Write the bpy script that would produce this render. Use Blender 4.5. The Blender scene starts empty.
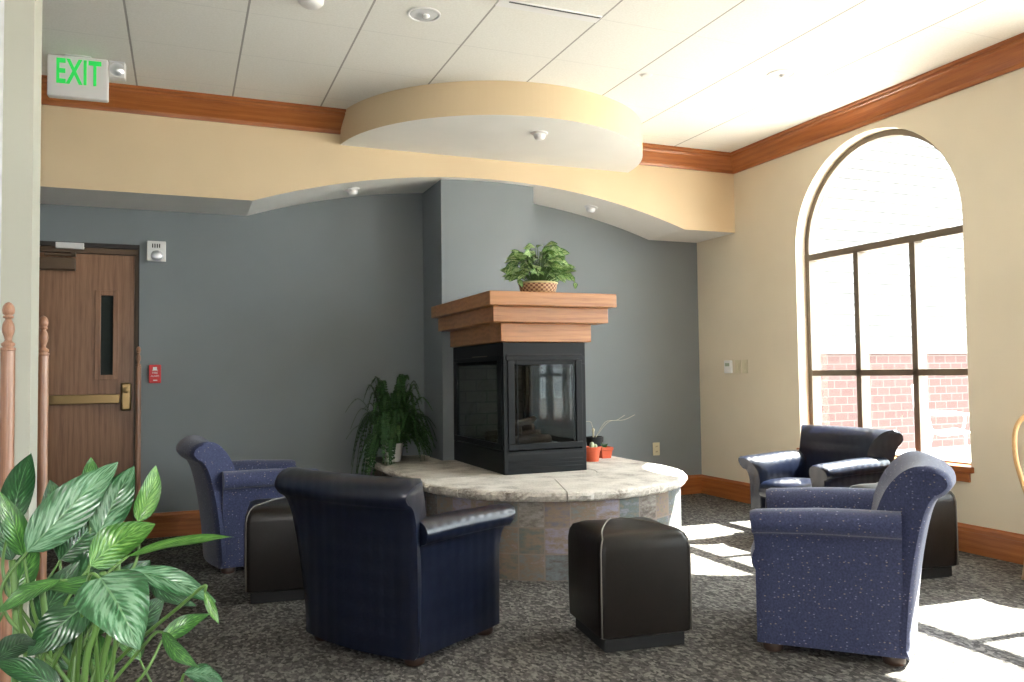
import bpy, bmesh, math, random
from mathutils import Vector, Matrix
random.seed(7)
PI = math.pi
S = bpy.context.scene
COL = S.collection

# ------------------------------------------------------------------ camera
F_PX, YAW, PITCH, ROLL = 803.55, 0.3896, 0.0401, -0.0124
CAM = Vector((0, 0, 1.2))
fw = Vector((math.sin(YAW)*math.cos(PITCH), math.cos(YAW)*math.cos(PITCH), math.sin(PITCH)))
r0 = Vector((math.cos(YAW), -math.sin(YAW), 0)); u0 = r0.cross(fw)
rt = r0*math.cos(ROLL) + u0*math.sin(ROLL)
up = -r0*math.sin(ROLL) + u0*math.cos(ROLL)
cd = bpy.data.cameras.new('camera'); cam = bpy.data.objects.new('camera', cd); COL.objects.link(cam)
cd.sensor_fit = 'HORIZONTAL'; cd.sensor_width = 36; cd.lens = F_PX*36/1024
cd.clip_start = .05; cd.clip_end = 300
m = Matrix((rt, up, -fw)).transposed().to_4x4(); m.translation = CAM
cam.matrix_world = m
S.camera = cam

def ray(u, v):
    return fw + rt*((u-512)/F_PX) - up*((v-341)/F_PX)
def at(u, v, d):                       # survey point: seen at u,v at d metres along the lens axis
    return CAM + ray(u, v)*d

# ------------------------------------------------------------------ world, sun, exposure
S.view_settings.view_transform = 'Standard'
S.view_settings.look = 'None'
S.view_settings.gamma = 1
S.view_settings.use_curve_mapping = False
S.view_settings.exposure = 2.05
w = bpy.data.worlds.new('world'); S.world = w; w.use_nodes = True
wn = w.node_tree; bg = wn.nodes['Background']
bg.inputs[0].default_value = (.88, .94, 1.0, 1); bg.inputs[1].default_value = 4.6

sd = bpy.data.lights.new('sun', 'SUN'); sun = bpy.data.objects.new('sun', sd); COL.objects.link(sun)
sd.energy = 20; sd.angle = math.radians(.55); sd.color = (1, .96, .88)
sun.rotation_euler = Vector((-1, .06, -1.24)).to_track_quat('-Z', 'Y').to_euler()
sun.location = (9, 3, 7)
# the photographer's flash, just left of and above the lens
fd = bpy.data.lights.new('camera_flash', 'AREA'); fl = bpy.data.objects.new('camera_flash', fd); COL.objects.link(fl)
fd.shape = 'RECTANGLE'; fd.size = .05; fd.size_y = .03; fd.energy = 7.5; fd.color = (1, .98, .95)
fm = m.copy(); fm.translation = CAM - rt*.055 + up*.03 + fw*.02
fl.matrix_world = fm

# ------------------------------------------------------------------ measured room
XR, YB, YS, ZC, ZCB, ZBB, ZSB = 4.741, 6.666, 6.065, 3.18, 3.03, .182, 2.476
XL, YF = -1.45, -4.0

# ------------------------------------------------------------------ mesh builder
class MB:
    def __init__(s): s.v = []; s.f = []; s.mi = []; s.uv = {}; s.cur = 0
    def add(s, vs, fs, uvs=None):
        o = len(s.v); s.v += [tuple(p) for p in vs]
        for k, f in enumerate(fs):
            if uvs: s.uv[len(s.f)] = uvs[k]
            s.f.append(tuple(i+o for i in f)); s.mi.append(s.cur)
    def box(s, x0, x1, y0, y1, z0, z1, M=None):
        vs = [Vector(p) for p in ((x0,y0,z0),(x1,y0,z0),(x1,y1,z0),(x0,y1,z0),(x0,y0,z1),(x1,y0,z1),(x1,y1,z1),(x0,y1,z1))]
        if M: vs = [M @ p for p in vs]
        s.add(vs, [(0,3,2,1),(4,5,6,7),(0,1,5,4),(1,2,6,5),(2,3,7,6),(3,0,4,7)])
    def prism(s, poly, axis, a, b):     # poly = closed 2D outline; axis = extrusion axis
        def P(q, t):
            return {'x': (t, q[0], q[1]), 'y': (q[0], t, q[1]), 'z': (q[0], q[1], t)}[axis]
        n = len(poly); vs = [P(q, a) for q in poly] + [P(q, b) for q in poly]
        s.add(vs, [tuple(range(n)), tuple(range(2*n-1, n-1, -1))] + [(i, n+i, n+(i+1) % n, (i+1) % n) for i in range(n)])
    def rings(s, rings, caps=True, closed=True):
        n = len(rings[0]); vs = [p for r in rings for p in r]; fs = []
        for k in range(len(rings)-1):
            for i in range(n if closed else n-1):
                j = (i+1) % n
                fs.append((k*n+i, k*n+j, (k+1)*n+j, (k+1)*n+i))
        if caps:
            fs.append(tuple(range(n-1, -1, -1))); fs.append(tuple((len(rings)-1)*n+i for i in range(n)))
        s.add(vs, fs)
    def lathe(s, prof, c=(0,0,0), n=24, M=None, caps=True):
        R = []
        for r, z in prof:
            ring = [Vector((r*math.cos(2*PI*i/n), r*math.sin(2*PI*i/n), z)) for i in range(n)]
            if M: ring = [M @ p for p in ring]
            R.append([p + Vector(c) for p in ring])
        s.rings(R, caps)
    def tube(s, pts, r, n=8, caps=True):
        pts = [Vector(p) for p in pts]; R = []
        ref = Vector((0, 0, 1)); t0 = (pts[1]-pts[0]).normalized()
        if abs(t0.dot(ref)) > .9: ref = Vector((1, 0, 0))
        u = t0.cross(ref).normalized()
        for i, p in enumerate(pts):
            t = (pts[min(i+1, len(pts)-1)] - pts[max(i-1, 0)]).normalized()
            u = (u - t*u.dot(t)).normalized(); v = t.cross(u)
            rr = r[i] if isinstance(r, (list, tuple)) else r
            R.append([p + (u*math.cos(2*PI*k/n) + v*math.sin(2*PI*k/n))*rr for k in range(n)])
        s.rings(R, caps)
    def build(s, name, mats, parent=None, smooth=False, bevel=0, seg=2, sub=0, solid=0, recalc=True, tri=False):
        me = bpy.data.meshes.new(name); me.from_pydata(s.v, [], s.f)
        if not isinstance(mats, (list, tuple)): mats = [mats]
        for mm in mats: me.materials.append(mm)
        for p, i in zip(me.polygons, s.mi): p.material_index = i
        if s.uv:
            l = me.uv_layers.new(name='UVMap')
            for fi, uvs in s.uv.items():
                for li, q in zip(me.polygons[fi].loop_indices, uvs): l.data[li].uv = q
        if recalc:
            b = bmesh.new(); b.from_mesh(me); bmesh.ops.recalc_face_normals(b, faces=b.faces); b.to_mesh(me); b.free()
        if smooth:
            for p in me.polygons: p.use_smooth = True
        o = bpy.data.objects.new(name, me); COL.objects.link(o)
        if parent: o.parent = parent
        if bevel:
            md = o.modifiers.new('bevel', 'BEVEL'); md.width = bevel; md.segments = seg; md.limit_method = 'ANGLE'; md.angle_limit = math.radians(40)
            for p in me.polygons: p.use_smooth = True
            md.harden_normals = False
        if smooth == 'auto' or bevel:
            try: me.set_sharp_from_angle(angle=math.radians(50))
            except Exception: pass
        if sub:
            md = o.modifiers.new('sub', 'SUBSURF'); md.levels = sub; md.render_levels = sub
        if solid:
            md = o.modifiers.new('solid', 'SOLIDIFY'); md.thickness = solid
        return o

def tag(o, label=None, cat=None, group=None, kind=None):
    if label: o['label'] = label
    if cat: o['category'] = cat
    if group: o['group'] = group
    if kind: o['kind'] = kind
    return o
def struct(o): o['kind'] = 'structure'; return o
def thing(name, label, cat, loc=(0,0,0), rz=0, group=None):
    o = bpy.data.objects.new(name, None); COL.objects.link(o); o.location = loc; o.rotation_euler = (0, 0, rz)
    o.empty_display_size = .1
    return tag(o, label, cat, group)
def copy_tree(o, parent=None):
    c = o.copy(); COL.objects.link(c); c.parent = parent
    for ch in list(o.children): copy_tree(ch, c)
    return c
def dup(o, loc, rz, label):
    c = copy_tree(o); c.location = loc; c.rotation_euler = (0, 0, rz); c['label'] = label; return c

def spline(pts, n=6, closed=False):     # Catmull-Rom through points
    P = [Vector(p) for p in pts]; out = []; N = len(P)
    for i in range(N if closed else N-1):
        if closed: a, b, c, d = P[i-1], P[i], P[(i+1) % N], P[(i+2) % N]
        else: a, b, c, d = P[max(i-1, 0)], P[i], P[i+1], P[min(i+2, N-1)]
        for k in range(n):
            t = k/n
            out.append(.5*((2*b) + (c-a)*t + (2*a-5*b+4*c-d)*t*t + (-a+3*b-3*c+d)*t**3))
    if not closed: out.append(P[-1])
    return out

# ------------------------------------------------------------------ materials
def new_mat(name):
    mt = bpy.data.materials.new(name); mt.use_nodes = True; n = mt.node_tree
    return mt, n, n.nodes['Principled BSDF']
def node(n, t, **kw):
    x = n.nodes.new(t)
    for k, v in kw.items(): setattr(x, k, v)
    return x
def plain(name, c, rough=.6, metal=0, spec=.5, coat=0):
    mt, n, b = new_mat(name)
    b.inputs['Base Color'].default_value = (*c, 1); b.inputs['Roughness'].default_value = rough
    b.inputs['Metallic'].default_value = metal; b.inputs['Specular IOR Level'].default_value = spec
    b.inputs['Coat Weight'].default_value = coat
    return mt
def ramp(n, fac, stops):
    r = node(n, 'ShaderNodeValToRGB'); e = r.color_ramp.elements
    while len(e) > 1: e.remove(e[-1])
    e[0].position = stops[0][0]; e[0].color = (*stops[0][1], 1)
    for p, c in stops[1:]:
        q = e.new(p); q.color = (*c, 1)
    n.links.new(fac, r.inputs[0]); return r.outputs[0]
def coords(n, kind='Object', scale=(1,1,1), rot=(0,0,0)):
    tc = node(n, 'ShaderNodeTexCoord'); mp = node(n, 'ShaderNodeMapping')
    mp.inputs['Scale'].default_value = scale; mp.inputs['Rotation'].default_value = rot
    n.links.new(tc.outputs[kind], mp.inputs[0]); return mp.outputs[0]
def noise(n, vec, scale, detail=3, rough=.5):
    x = node(n, 'ShaderNodeTexNoise'); x.inputs['Scale'].default_value = scale
    x.inputs['Detail'].default_value = detail; x.inputs['Roughness'].default_value = rough
    n.links.new(vec, x.inputs['Vector']); return x.outputs[0]
def bump(n, b, h, strength=.3, dist=.01):
    x = node(n, 'ShaderNodeBump'); x.inputs['Strength'].default_value = strength; x.inputs['Distance'].default_value = dist
    n.links.new(h, x.inputs['Height']); n.links.new(x.outputs[0], b.inputs['Normal'])
def math_n(n, op, a, b=None, c=None):
    x = node(n, 'ShaderNodeMath', operation=op)
    for i, q in enumerate((a, b, c)):
        if q is None: continue
        if isinstance(q, (int, float)): x.inputs[i].default_value = q
        else: n.links.new(q, x.inputs[i])
    return x.outputs[0]
def paint(name, c, rough=.75):
    mt, n, b = new_mat(name); v = coords(n)
    t = noise(n, v, 2.0, 2)
    n.links.new(ramp(n, t, [(.3, tuple(k*.97 for k in c)), (.7, tuple(min(1, k*1.03) for k in c))]), b.inputs['Base Color'])
    b.inputs['Roughness'].default_value = rough; b.inputs['Specular IOR Level'].default_value = .3
    bump(n, b, noise(n, v, 260, 2), .06, .002)
    return mt
def wood(name, dark, mid, light, axis='x', rough=.38, fine=1.0, coat=.25):
    mt, n, b = new_mat(name)
    s = {'x': (1.0, 9, 9), 'y': (9, 1.0, 9), 'z': (9, 9, 1.0)}[axis]
    v = coords(n, scale=s)
    a = noise(n, v, 1.6*fine, 4, .6)
    wv = node(n, 'ShaderNodeTexWave'); wv.wave_type = 'BANDS'; wv.bands_direction = {'x': 'Z', 'y': 'Z', 'z': 'X'}[axis]
    wv.inputs['Scale'].default_value = .9*fine; wv.inputs['Distortion'].default_value = 9; wv.inputs['Detail'].default_value = 2.5
    wv.inputs['Detail Scale'].default_value = .8
    n.links.new(v, wv.inputs['Vector'])
    v2 = coords(n, scale=tuple(k*(3 if k == 1.0 else 12) for k in s))
    g = noise(n, v2, 2.2, 2, .6)
    f = math_n(n, 'ADD', math_n(n, 'MULTIPLY', a, .40), math_n(n, 'MULTIPLY', wv.outputs['Fac'], .12))
    f = math_n(n, 'ADD', f, math_n(n, 'MULTIPLY', g, .48))
    n.links.new(ramp(n, f, [(.28, dark), (.48, mid), (.72, light)]), b.inputs['Base Color'])
    b.inputs['Roughness'].default_value = rough; b.inputs['Coat Weight'].default_value = coat; b.inputs['Coat Roughness'].default_value = .25
    return mt

M = {}
M['blue'] = paint('blue_grey_wall_paint', (.222, .244, .258))
M['cream'] = paint('cream_wall_paint', (.74, .655, .51))
M['tan'] = paint('tan_soffit_paint', (.71, .555, .36))  # same cream as the walls, the soffit's warmer light put into the colour
M['white'] = paint('white_ceiling_paint', (.80, .79, .75))
M['palewall'] = paint('pale_pier_paint', (.45, .445, .375))
M['whitewall'] = paint('white_wall_paint', (.55, .545, .56))
M['trim'] = wood('oak_trim_stain', (.23, .062, .016), (.36, .112, .028), (.46, .165, .045), 'x')
M['trimy'] = wood('oak_trim_stain_long', (.23, .062, .016), (.36, .112, .028), (.46, .165, .045), 'y')
M['mantel'] = wood('honey_oak', (.23, .078, .022), (.40, .165, .052), (.50, .225, .080), 'x')
M['door'] = wood('door_veneer', (.16, .076, .040), (.275, .140, .078), (.36, .195, .115), 'z', rough=.4)
M['post'] = wood('turned_post_oak', (.20, .088, .048), (.31, .15, .085), (.40, .215, .13), 'z', rough=.32)
M['chairwood'] = wood('light_beech', (.52, .30, .12), (.68, .42, .19), (.76, .52, .27), 'z')
M['bronze'] = plain('bronze_anodised', (.16, .125, .09), .4, .2)
M['framebrown'] = plain('bronze_painted_frame', (.12, .075, .045), .45, .1)
M['darkframe'] = plain('dark_door_frame', (.028, .022, .020), .5)  # shade of the door recess put into the lining's dark colour
M['brass'] = plain('satin_brass', (.36, .25, .12), .32, .9)
M['black'] = plain('black_steel', (.0065, .0080, .0095), .45, .0, .22)
M['blackmatte'] = plain('black_matte', (.010, .010, .011), .7)
M['plastic'] = plain('white_plastic', (.80, .79, .78), .35)
M['almond'] = plain('almond_plastic', (.66, .60, .42), .4)
M['chrome'] = plain('chrome_reflector', (.86, .87, .90), .28, .75)
M['reflector'] = plain('bright_reflector', (.95, .95, .97), .22, .35)
M['red'] = plain('red_enamel', (.62, .025, .03), .4)
M['terracotta'] = plain('terracotta', (.62, .105, .04), .6)
M['green_led'] = plain('green_sign_letters', (.03, .62, .10), .5)
M['soil'] = plain('potting_soil', (.03, .02, .014), .95)
_g = M['green_led'].node_tree.nodes['Principled BSDF']; _g.inputs['Emission Color'].default_value = (.02, .8, .12, 1); _g.inputs['Emission Strength'].default_value = .10
M['darkglass'] = plain('dark_door_glass', (.03, .037, .036), .06)
M['siding'] = None

def carpet():
    mt, n, b = new_mat('mottled_carpet')
    v = coords(n); v1 = coords(n, scale=(1, .62, 1), rot=(0, 0, .5))
    vo = node(n, 'ShaderNodeTexVoronoi'); vo.inputs['Scale'].default_value = 75; n.links.new(v1, vo.inputs['Vector'])
    sep = node(n, 'ShaderNodeSeparateColor'); n.links.new(vo.outputs['Color'], sep.inputs[0])
    a = noise(n, v1, 60, 3, .7)
    c = noise(n, v, 9, 3, .6)
    f = math_n(n, 'ADD', math_n(n, 'MULTIPLY', sep.outputs[0], .36), math_n(n, 'MULTIPLY', a, .52))
    f = math_n(n, 'ADD', f, math_n(n, 'MULTIPLY', c, .14))
    col = ramp(n, f, [(.28, (.040, .036, .034)), (.42, (.075, .069, .065)), (.54, (.115, .107, .10)), (.66, (.20, .19, .17)), (.80, (.27, .255, .235))])
    n.links.new(col, b.inputs['Base Color']); b.inputs['Roughness'].default_value = .95; b.inputs['Specular IOR Level'].default_value = .1
    bump(n, b, noise(n, v, 220, 2), .5, .004)
    return mt
M['carpet'] = carpet()

def ceiling_mat():
    mt, n, b = new_mat('ceiling_tile')
    tc = node(n, 'ShaderNodeTexCoord'); sp = node(n, 'ShaderNodeSeparateXYZ'); n.links.new(tc.outputs['Object'], sp.inputs[0])
    def line(o, off, per, wd):
        a = math_n(n, 'DIVIDE', math_n(n, 'SUBTRACT', o, off), per)
        d = math_n(n, 'ABSOLUTE', math_n(n, 'SUBTRACT', math_n(n, 'FRACT', math_n(n, 'ADD', a, 10.5)), .5))
        return math_n(n, 'LESS_THAN', d, wd/per)
    lx = line(sp.outputs[0], .322, .6135, .0058)
    ly = line(sp.outputs[1], 4.515, .61, .0042)
    v = coords(n)
    base = ramp(n, noise(n, v, 90, 3), [(.35, (.77, .755, .70)), (.65, (.82, .805, .755))])
    m1 = node(n, 'ShaderNodeMixRGB'); n.links.new(math_n(n, 'MULTIPLY', ly, .32), m1.inputs[0]); n.links.new(base, m1.inputs[1]); m1.inputs[2].default_value = (.55, .54, .51, 1)
    m2 = node(n, 'ShaderNodeMixRGB'); n.links.new(lx, m2.inputs[0]); n.links.new(m1.outputs[0], m2.inputs[1]); m2.inputs[2].default_value = (.36, .35, .32, 1)  # darker than the cross lines: tile-edge shade put into the colour
    n.links.new(m2.outputs[0], b.inputs['Base Color']); b.inputs['Roughness'].default_value = .9
    h = math_n(n, 'SUBTRACT', 1, math_n(n, 'MAXIMUM', lx, ly))
    bump(n, b, h, .5, .004)
    return mt
M['ceil'] = ceiling_mat()

def leather(name, c, rough=.3, scale=70, bstr=.25):
    mt, n, b = new_mat(name); v = coords(n)
    vo = node(n, 'ShaderNodeTexVoronoi'); vo.inputs['Scale'].default_value = scale; n.links.new(v, vo.inputs['Vector'])
    t = noise(n, v, 8, 3)
    n.links.new(ramp(n, t, [(.3, tuple(k*.8 for k in c)), (.7, tuple(k*1.2 for k in c))]), b.inputs['Base Color'])
    b.inputs['Roughness'].default_value = rough; b.inputs['Specular IOR Level'].default_value = .5
    bump(n, b, vo.outputs['Distance'], bstr, .004)
    return mt
def crocodile(name, c):
    mt, n, b = new_mat(name); v = coords(n, scale=(46, 46, 46))
    sp = node(n, 'ShaderNodeSeparateXYZ'); n.links.new(v, sp.inputs[0])
    def s(o, k=1.0): return math_n(n, 'SINE', math_n(n, 'MULTIPLY', o, k*2.2))
    h = math_n(n, 'ADD', math_n(n, 'MULTIPLY', s(math_n(n, 'ADD', sp.outputs[0], sp.outputs[1])), .5), math_n(n, 'MULTIPLY', s(sp.outputs[2], .7), .5))
    h = math_n(n, 'ADD', h, noise(n, v, .6, 2))
    n.links.new(ramp(n, noise(n, v, .1, 2), [(.3, tuple(k*.85 for k in c)), (.7, tuple(k*1.15 for k in c))]), b.inputs['Base Color'])
    b.inputs['Roughness'].default_value = .3
    bump(n, b, h, .22, .004)
    return mt
M['navy'] = crocodile('navy_embossed_leather', (.0036, .0062, .0175))
M['brown'] = leather('dark_brown_leather', (.0085, .0062, .0052), .36, 55, .06); M['brown'].node_tree.nodes['Principled BSDF'].inputs['Specular IOR Level'].default_value = .36
M['piping'] = plain('taupe_piping', (.17, .155, .135), .5)
def fabric():
    mt, n, b = new_mat('blue_flecked_fabric'); v = coords(n)
    vo = node(n, 'ShaderNodeTexVoronoi'); vo.inputs['Scale'].default_value = 50; n.links.new(v, vo.inputs['Vector'])
    vo.inputs['Randomness'].default_value = .75
    vs = coords(n, scale=(1, 1, 1.6)); n.links.new(vs, vo.inputs['Vector'])
    dots = math_n(n, 'LESS_THAN', vo.outputs['Distance'], .20)
    sep = node(n, 'ShaderNodeSeparateColor'); n.links.new(vo.outputs['Color'], sep.inputs[0])
    pick = math_n(n, 'MULTIPLY', dots, math_n(n, 'GREATER_THAN', sep.outputs[1], .45))
    base = ramp(n, noise(n, v, 120, 2), [(.35, (.026, .034, .086)), (.65, (.050, .060, .135))])
    mx = node(n, 'ShaderNodeMixRGB'); n.links.new(math_n(n, 'MULTIPLY', pick, .5), mx.inputs[0]); n.links.new(base, mx.inputs[1])
    n.links.new(ramp(n, sep.outputs[2], [(.4, (.34, .36, .52)), (.6, (.46, .38, .28))]), mx.inputs[2])
    n.links.new(mx.outputs[0], b.inputs['Base Color']); b.inputs['Roughness'].default_value = .75
    b.inputs['Sheen Weight'].default_value = .25; b.inputs['Specular IOR Level'].default_value = .3
    bump(n, b, noise(n, v, 300, 2), .25, .002)
    return mt
M['fabric'] = fabric()

def slate():
    mt, n, b = new_mat('mixed_slate_tiles')
    tc = node(n, 'ShaderNodeTexCoord'); sp = node(n, 'ShaderNodeSeparateXYZ'); n.links.new(tc.outputs['UV'], sp.inputs[0])
    fx = math_n(n, 'FLOOR', sp.outputs[0]); fy = math_n(n, 'FLOOR', sp.outputs[1])
    cb = node(n, 'ShaderNodeCombineXYZ'); n.links.new(fx, cb.inputs[0]); n.links.new(fy, cb.inputs[1])
    wn_ = node(n, 'ShaderNodeTexWhiteNoise'); wn_.noise_dimensions = '3D'; n.links.new(cb.outputs[0], wn_.inputs[0])
    v = coords(n)
    va = coords(n, scale=(1, 1, 2.2))
    t = math_n(n, 'ADD', math_n(n, 'MULTIPLY', wn_.outputs[0], .98), math_n(n, 'MULTIPLY', math_n(n, 'SUBTRACT', noise(n, va, 16, 5, .7), .5), .55))
    col = ramp(n, t, [(0, (.14, .13, .175)), (.12, (.25, .18, .125)), (.25, (.12, .145, .135)), (.38, (.29, .265, .33)), (.5, (.23, .165, .11)), (.62, (.18, .205, .215)), (.75, (.11, .082, .068)), (.9, (.32, .295, .26))])
    ex = math_n(n, 'ABSOLUTE', math_n(n, 'SUBTRACT', math_n(n, 'FRACT', sp.outputs[0]), .5))
    ey = math_n(n, 'ABSOLUTE', math_n(n, 'SUBTRACT', math_n(n, 'FRACT', sp.outputs[1]), .5))
    g = math_n(n, 'GREATER_THAN', math_n(n, 'MAXIMUM', ex, ey), .475)
    mx = node(n, 'ShaderNodeMixRGB'); n.links.new(g, mx.inputs[0]); n.links.new(col, mx.inputs[1]); mx.inputs[2].default_value = (.25, .20, .17, 1)
    n.links.new(mx.outputs[0], b.inputs['Base Color']); b.inputs['Roughness'].default_value = .7
    h = math_n(n, 'ADD', math_n(n, 'MULTIPLY', noise(n, v, 30, 4), .5), math_n(n, 'SUBTRACT', 1, g))
    bump(n, b, h, .4, .006)
    return mt
M['slate'] = slate()
def stone():
    mt, n, b = new_mat('pale_flagstone'); v = coords(n)
    t = math_n(n, 'ADD', math_n(n, 'MULTIPLY', noise(n, v, 7, 4), .5), math_n(n, 'MULTIPLY', noise(n, v, 70, 4, .8), .5))
    n.links.new(ramp(n, t, [(.36, (.30, .26, .22)), (.46, (.56, .51, .45)), (.58, (.74, .69, .62))]), b.inputs['Base Color'])
    b.inputs['Roughness'].default_value = .8
    bump(n, b, t, .9, .012)
    return mt
M['stone'] = stone()
def glass(name, tint=(1, 1, 1), refl=.06):
    mt = bpy.data.materials.new(name); mt.use_nodes = True; n = mt.node_tree
    n.nodes.remove(n.nodes['Principled BSDF']); out = n.nodes['Material Output']
    tr = node(n, 'ShaderNodeBsdfTransparent'); tr.inputs[0].default_value = (*tint, 1)
    gl = node(n, 'ShaderNodeBsdfGlossy'); gl.inputs['Roughness'].default_value = .02
    mx = node(n, 'ShaderNodeMixShader')
    lw = node(n, 'ShaderNodeLayerWeight'); lw.inputs[0].default_value = .5
    n.links.new(math_n(n, 'ADD', math_n(n, 'MULTIPLY', math_n(n, 'POWER', lw.outputs['Facing'], 5), .6), refl), mx.inputs[0])
    n.links.new(tr.outputs[0], mx.inputs[1]); n.links.new(gl.outputs[0], mx.inputs[2]); n.links.new(mx.outputs[0], out.inputs[0])
    return mt
M['glass'] = glass('clear_window_glass', (.96, .98, .97), .05)
M['fireglass'] = glass('fireplace_glass', (.62, .64, .64), .010)
def brick(name, c1, c2, mortar, s=1.0, axis=(PI/2, 0, 0)):
    mt, n, b = new_mat(name); v = coords(n, rot=axis)
    br = node(n, 'ShaderNodeTexBrick'); n.links.new(v, br.inputs['Vector'])
    br.inputs['Color1'].default_value = (*c1, 1); br.inputs['Color2'].default_value = (*c2, 1); br.inputs['Mortar'].default_value = (*mortar, 1)
    br.inputs['Scale'].default_value = s; br.inputs['Brick Width'].default_value = .40; br.inputs['Row Height'].default_value = .20
    br.inputs['Mortar Size'].default_value = .012
    n.links.new(br.outputs['Color'], b.inputs['Base Color']); b.inputs['Roughness'].default_value = .9
    bump(n, b, br.outputs['Fac'], -.4, .01)
    return mt
M['brick'] = brick('outside_brick', (.052, .024, .021), (.062, .030, .026), (.080, .068, .064), 1.7)
M['firebrick'] = brick('firebox_brick', (.16, .14, .12), (.12, .105, .095), (.06, .055, .05), 2.2)
M['sidingm'] = paint('white_siding', (.115, .115, .115))
M['concrete'] = paint('patio_concrete', (.45, .43, .40))
M['log'] = wood('charred_log', (.03, .02, .015), (.16, .11, .08), (.30, .25, .20), 'x', rough=.9, coat=0)
M['greymetal'] = plain('white_patio_metal', (.7, .7, .7), .5)

def leafmat(name, dark, mid, pale, amount=.5, gloss=.32, vein=True):
    mt, n, b = new_mat(name)
    tc = node(n, 'ShaderNodeTexCoord'); sp = node(n, 'ShaderNodeSeparateXYZ'); n.links.new(tc.outputs['UV'], sp.inputs[0])
    mp = node(n, 'ShaderNodeMapping'); mp.inputs['Scale'].default_value = (2.2, 9, 1); n.links.new(tc.outputs['UV'], mp.inputs[0])
    # chevron feathering: shift along the leaf with distance from the midrib
    d = math_n(n, 'ABSOLUTE', math_n(n, 'SUBTRACT', sp.outputs[0], .5))
    vv = math_n(n, 'SUBTRACT', math_n(n, 'MULTIPLY', math_n(n, 'FRACT', sp.outputs[1]), 9), math_n(n, 'MULTIPLY', d, 7))
    cb = node(n, 'ShaderNodeCombineXYZ'); n.links.new(math_n(n, 'MULTIPLY', d, 3), cb.inputs[0]); n.links.new(vv, cb.inputs[1])
    n.links.new(math_n(n, 'FLOOR', sp.outputs[1]), cb.inputs[2])
    no = node(n, 'ShaderNodeTexNoise'); no.inputs['Scale'].default_value = 2.2; no.inputs['Detail'].default_value = 4; n.links.new(cb.outputs[0], no.inputs['Vector'])
    blot = math_n(n, 'ADD', no.outputs[0], math_n(n, 'MULTIPLY', math_n(n, 'SUBTRACT', .26, math_n(n, 'ABSOLUTE', math_n(n, 'SUBTRACT', d, .19))), .9))
    blot = math_n(n, 'ADD', blot, amount-.72)
    c = ramp(n, blot, [(.34, dark), (.46, mid), (.58, pale)])
    if vein:
        mr = math_n(n, 'LESS_THAN', d, .018)
        mx = node(n, 'ShaderNodeMixRGB'); n.links.new(math_n(n, 'MULTIPLY', mr, .6), mx.inputs[0]); n.links.new(c, mx.inputs[1])
        mx.inputs[2].default_value = (pale[0]*1.1, pale[1]*1.1, pale[2]*.9, 1); c = mx.outputs[0]
    n.links.new(c, b.inputs['Base Color']); b.inputs['Roughness'].default_value = gloss
    wv = math_n(n, 'SINE', math_n(n, 'MULTIPLY', vv, 7))
    bump(n, b, wv, .25, .003)
    return mt
M['leaf_silver'] = leafmat('silver_green_leaf', (.014, .065, .018), (.040, .13, .052), (.125, .235, .135), .58)
M['leaf_green'] = leafmat('mid_green_leaf', (.018, .075, .012), (.045, .15, .022), (.10, .24, .05), .45)
M['leaf_dark'] = leafmat('dark_green_leaf', (.009, .042, .012), (.022, .085, .022), (.08, .18, .09), .42)
M['leaf_lime'] = leafmat('lime_leaf', (.035, .115, .016), (.075, .20, .034), (.15, .29, .07), .5)
M['leaf_pothos'] = leafmat('variegated_pothos_leaf', (.03, .12, .015), (.12, .28, .045), (.42, .52, .24), .56)
M['fern'] = leafmat('fern_green', (.008, .038, .007), (.026, .095, .016), (.085, .22, .035), .5, .55, False)
M['stem'] = plain('green_stem', (.07, .145, .03), .45)
M['stem_dark'] = plain('brown_stem', (.10, .07, .03), .6)

# ------------------------------------------------------------------ room shell
b = MB(); b.box(XL-.2, XR+.02, YF-.2, YB+.2, -.12, 0); struct(b.build('floor', M['carpet']))
b = MB(); b.box(XL-.2, XR+.3, YF-.2, YB+.2, ZC, ZC+.15); struct(b.build('ceiling', M['ceil']))

# right wall with three arched windows plus an unseen fourth added for light
WR = .778; WSP = 2.202; WZ0 = .52; WT = .195
WINS = [4.503, 2.20, -.10, -2.40]  # last one is out of view, added to brighten the chimney front
def wall_right():
    b = MB(); N = 28
    ys = []
    for face_x in (XR, XR+WT):
        prev = YB+.2
        for c in WINS:
            y1, y0 = c+WR, c-WR
            b.add([(face_x, prev, 0), (face_x, y1, 0), (face_x, y1, ZC), (face_x, prev, ZC)], [(0, 1, 2, 3)])
            b.add([(face_x, y1, 0), (face_x, y0, 0), (face_x, y0, WZ0), (face_x, y1, WZ0)], [(0, 1, 2, 3)])
            for i in range(N):
                a0, a1 = PI*i/N, PI*(i+1)/N
                p0 = (c+WR*math.cos(a0), WSP+WR*math.sin(a0)); p1 = (c+WR*math.cos(a1), WSP+WR*math.sin(a1))
                b.add([(face_x, *p0), (face_x, *p1), (face_x, p1[0], ZC), (face_x, p0[0], ZC)], [(0, 1, 2, 3)])
            prev = y0
        b.add([(face_x, prev, 0), (face_x, YF-.2, 0), (face_x, YF-.2, ZC), (face_x, prev, ZC)], [(0, 1, 2, 3)])
    for c in WINS:
        path = [(c-WR, WZ0)] + [(c-WR*math.cos(PI*i/N), WSP+WR*math.sin(PI*i/N)) for i in range(N+1)] + [(c+WR, WZ0)]
        path.append(path[0])
        for p0, p1 in zip(path, path[1:]):
            b.add([(XR, *p0), (XR, *p1), (XR+WT, *p1), (XR+WT, *p0)], [(0, 1, 2, 3)])
    b.box(XR, XR+WT, YF-.2, YB+.2, ZC, ZC+.01); b.box(XR, XR+WT, YF-.2, YB+.2, -.01, 0)
    o = b.build('wall_right', M['cream'], recalc=False)
    return struct(o)
wall_right()

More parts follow.
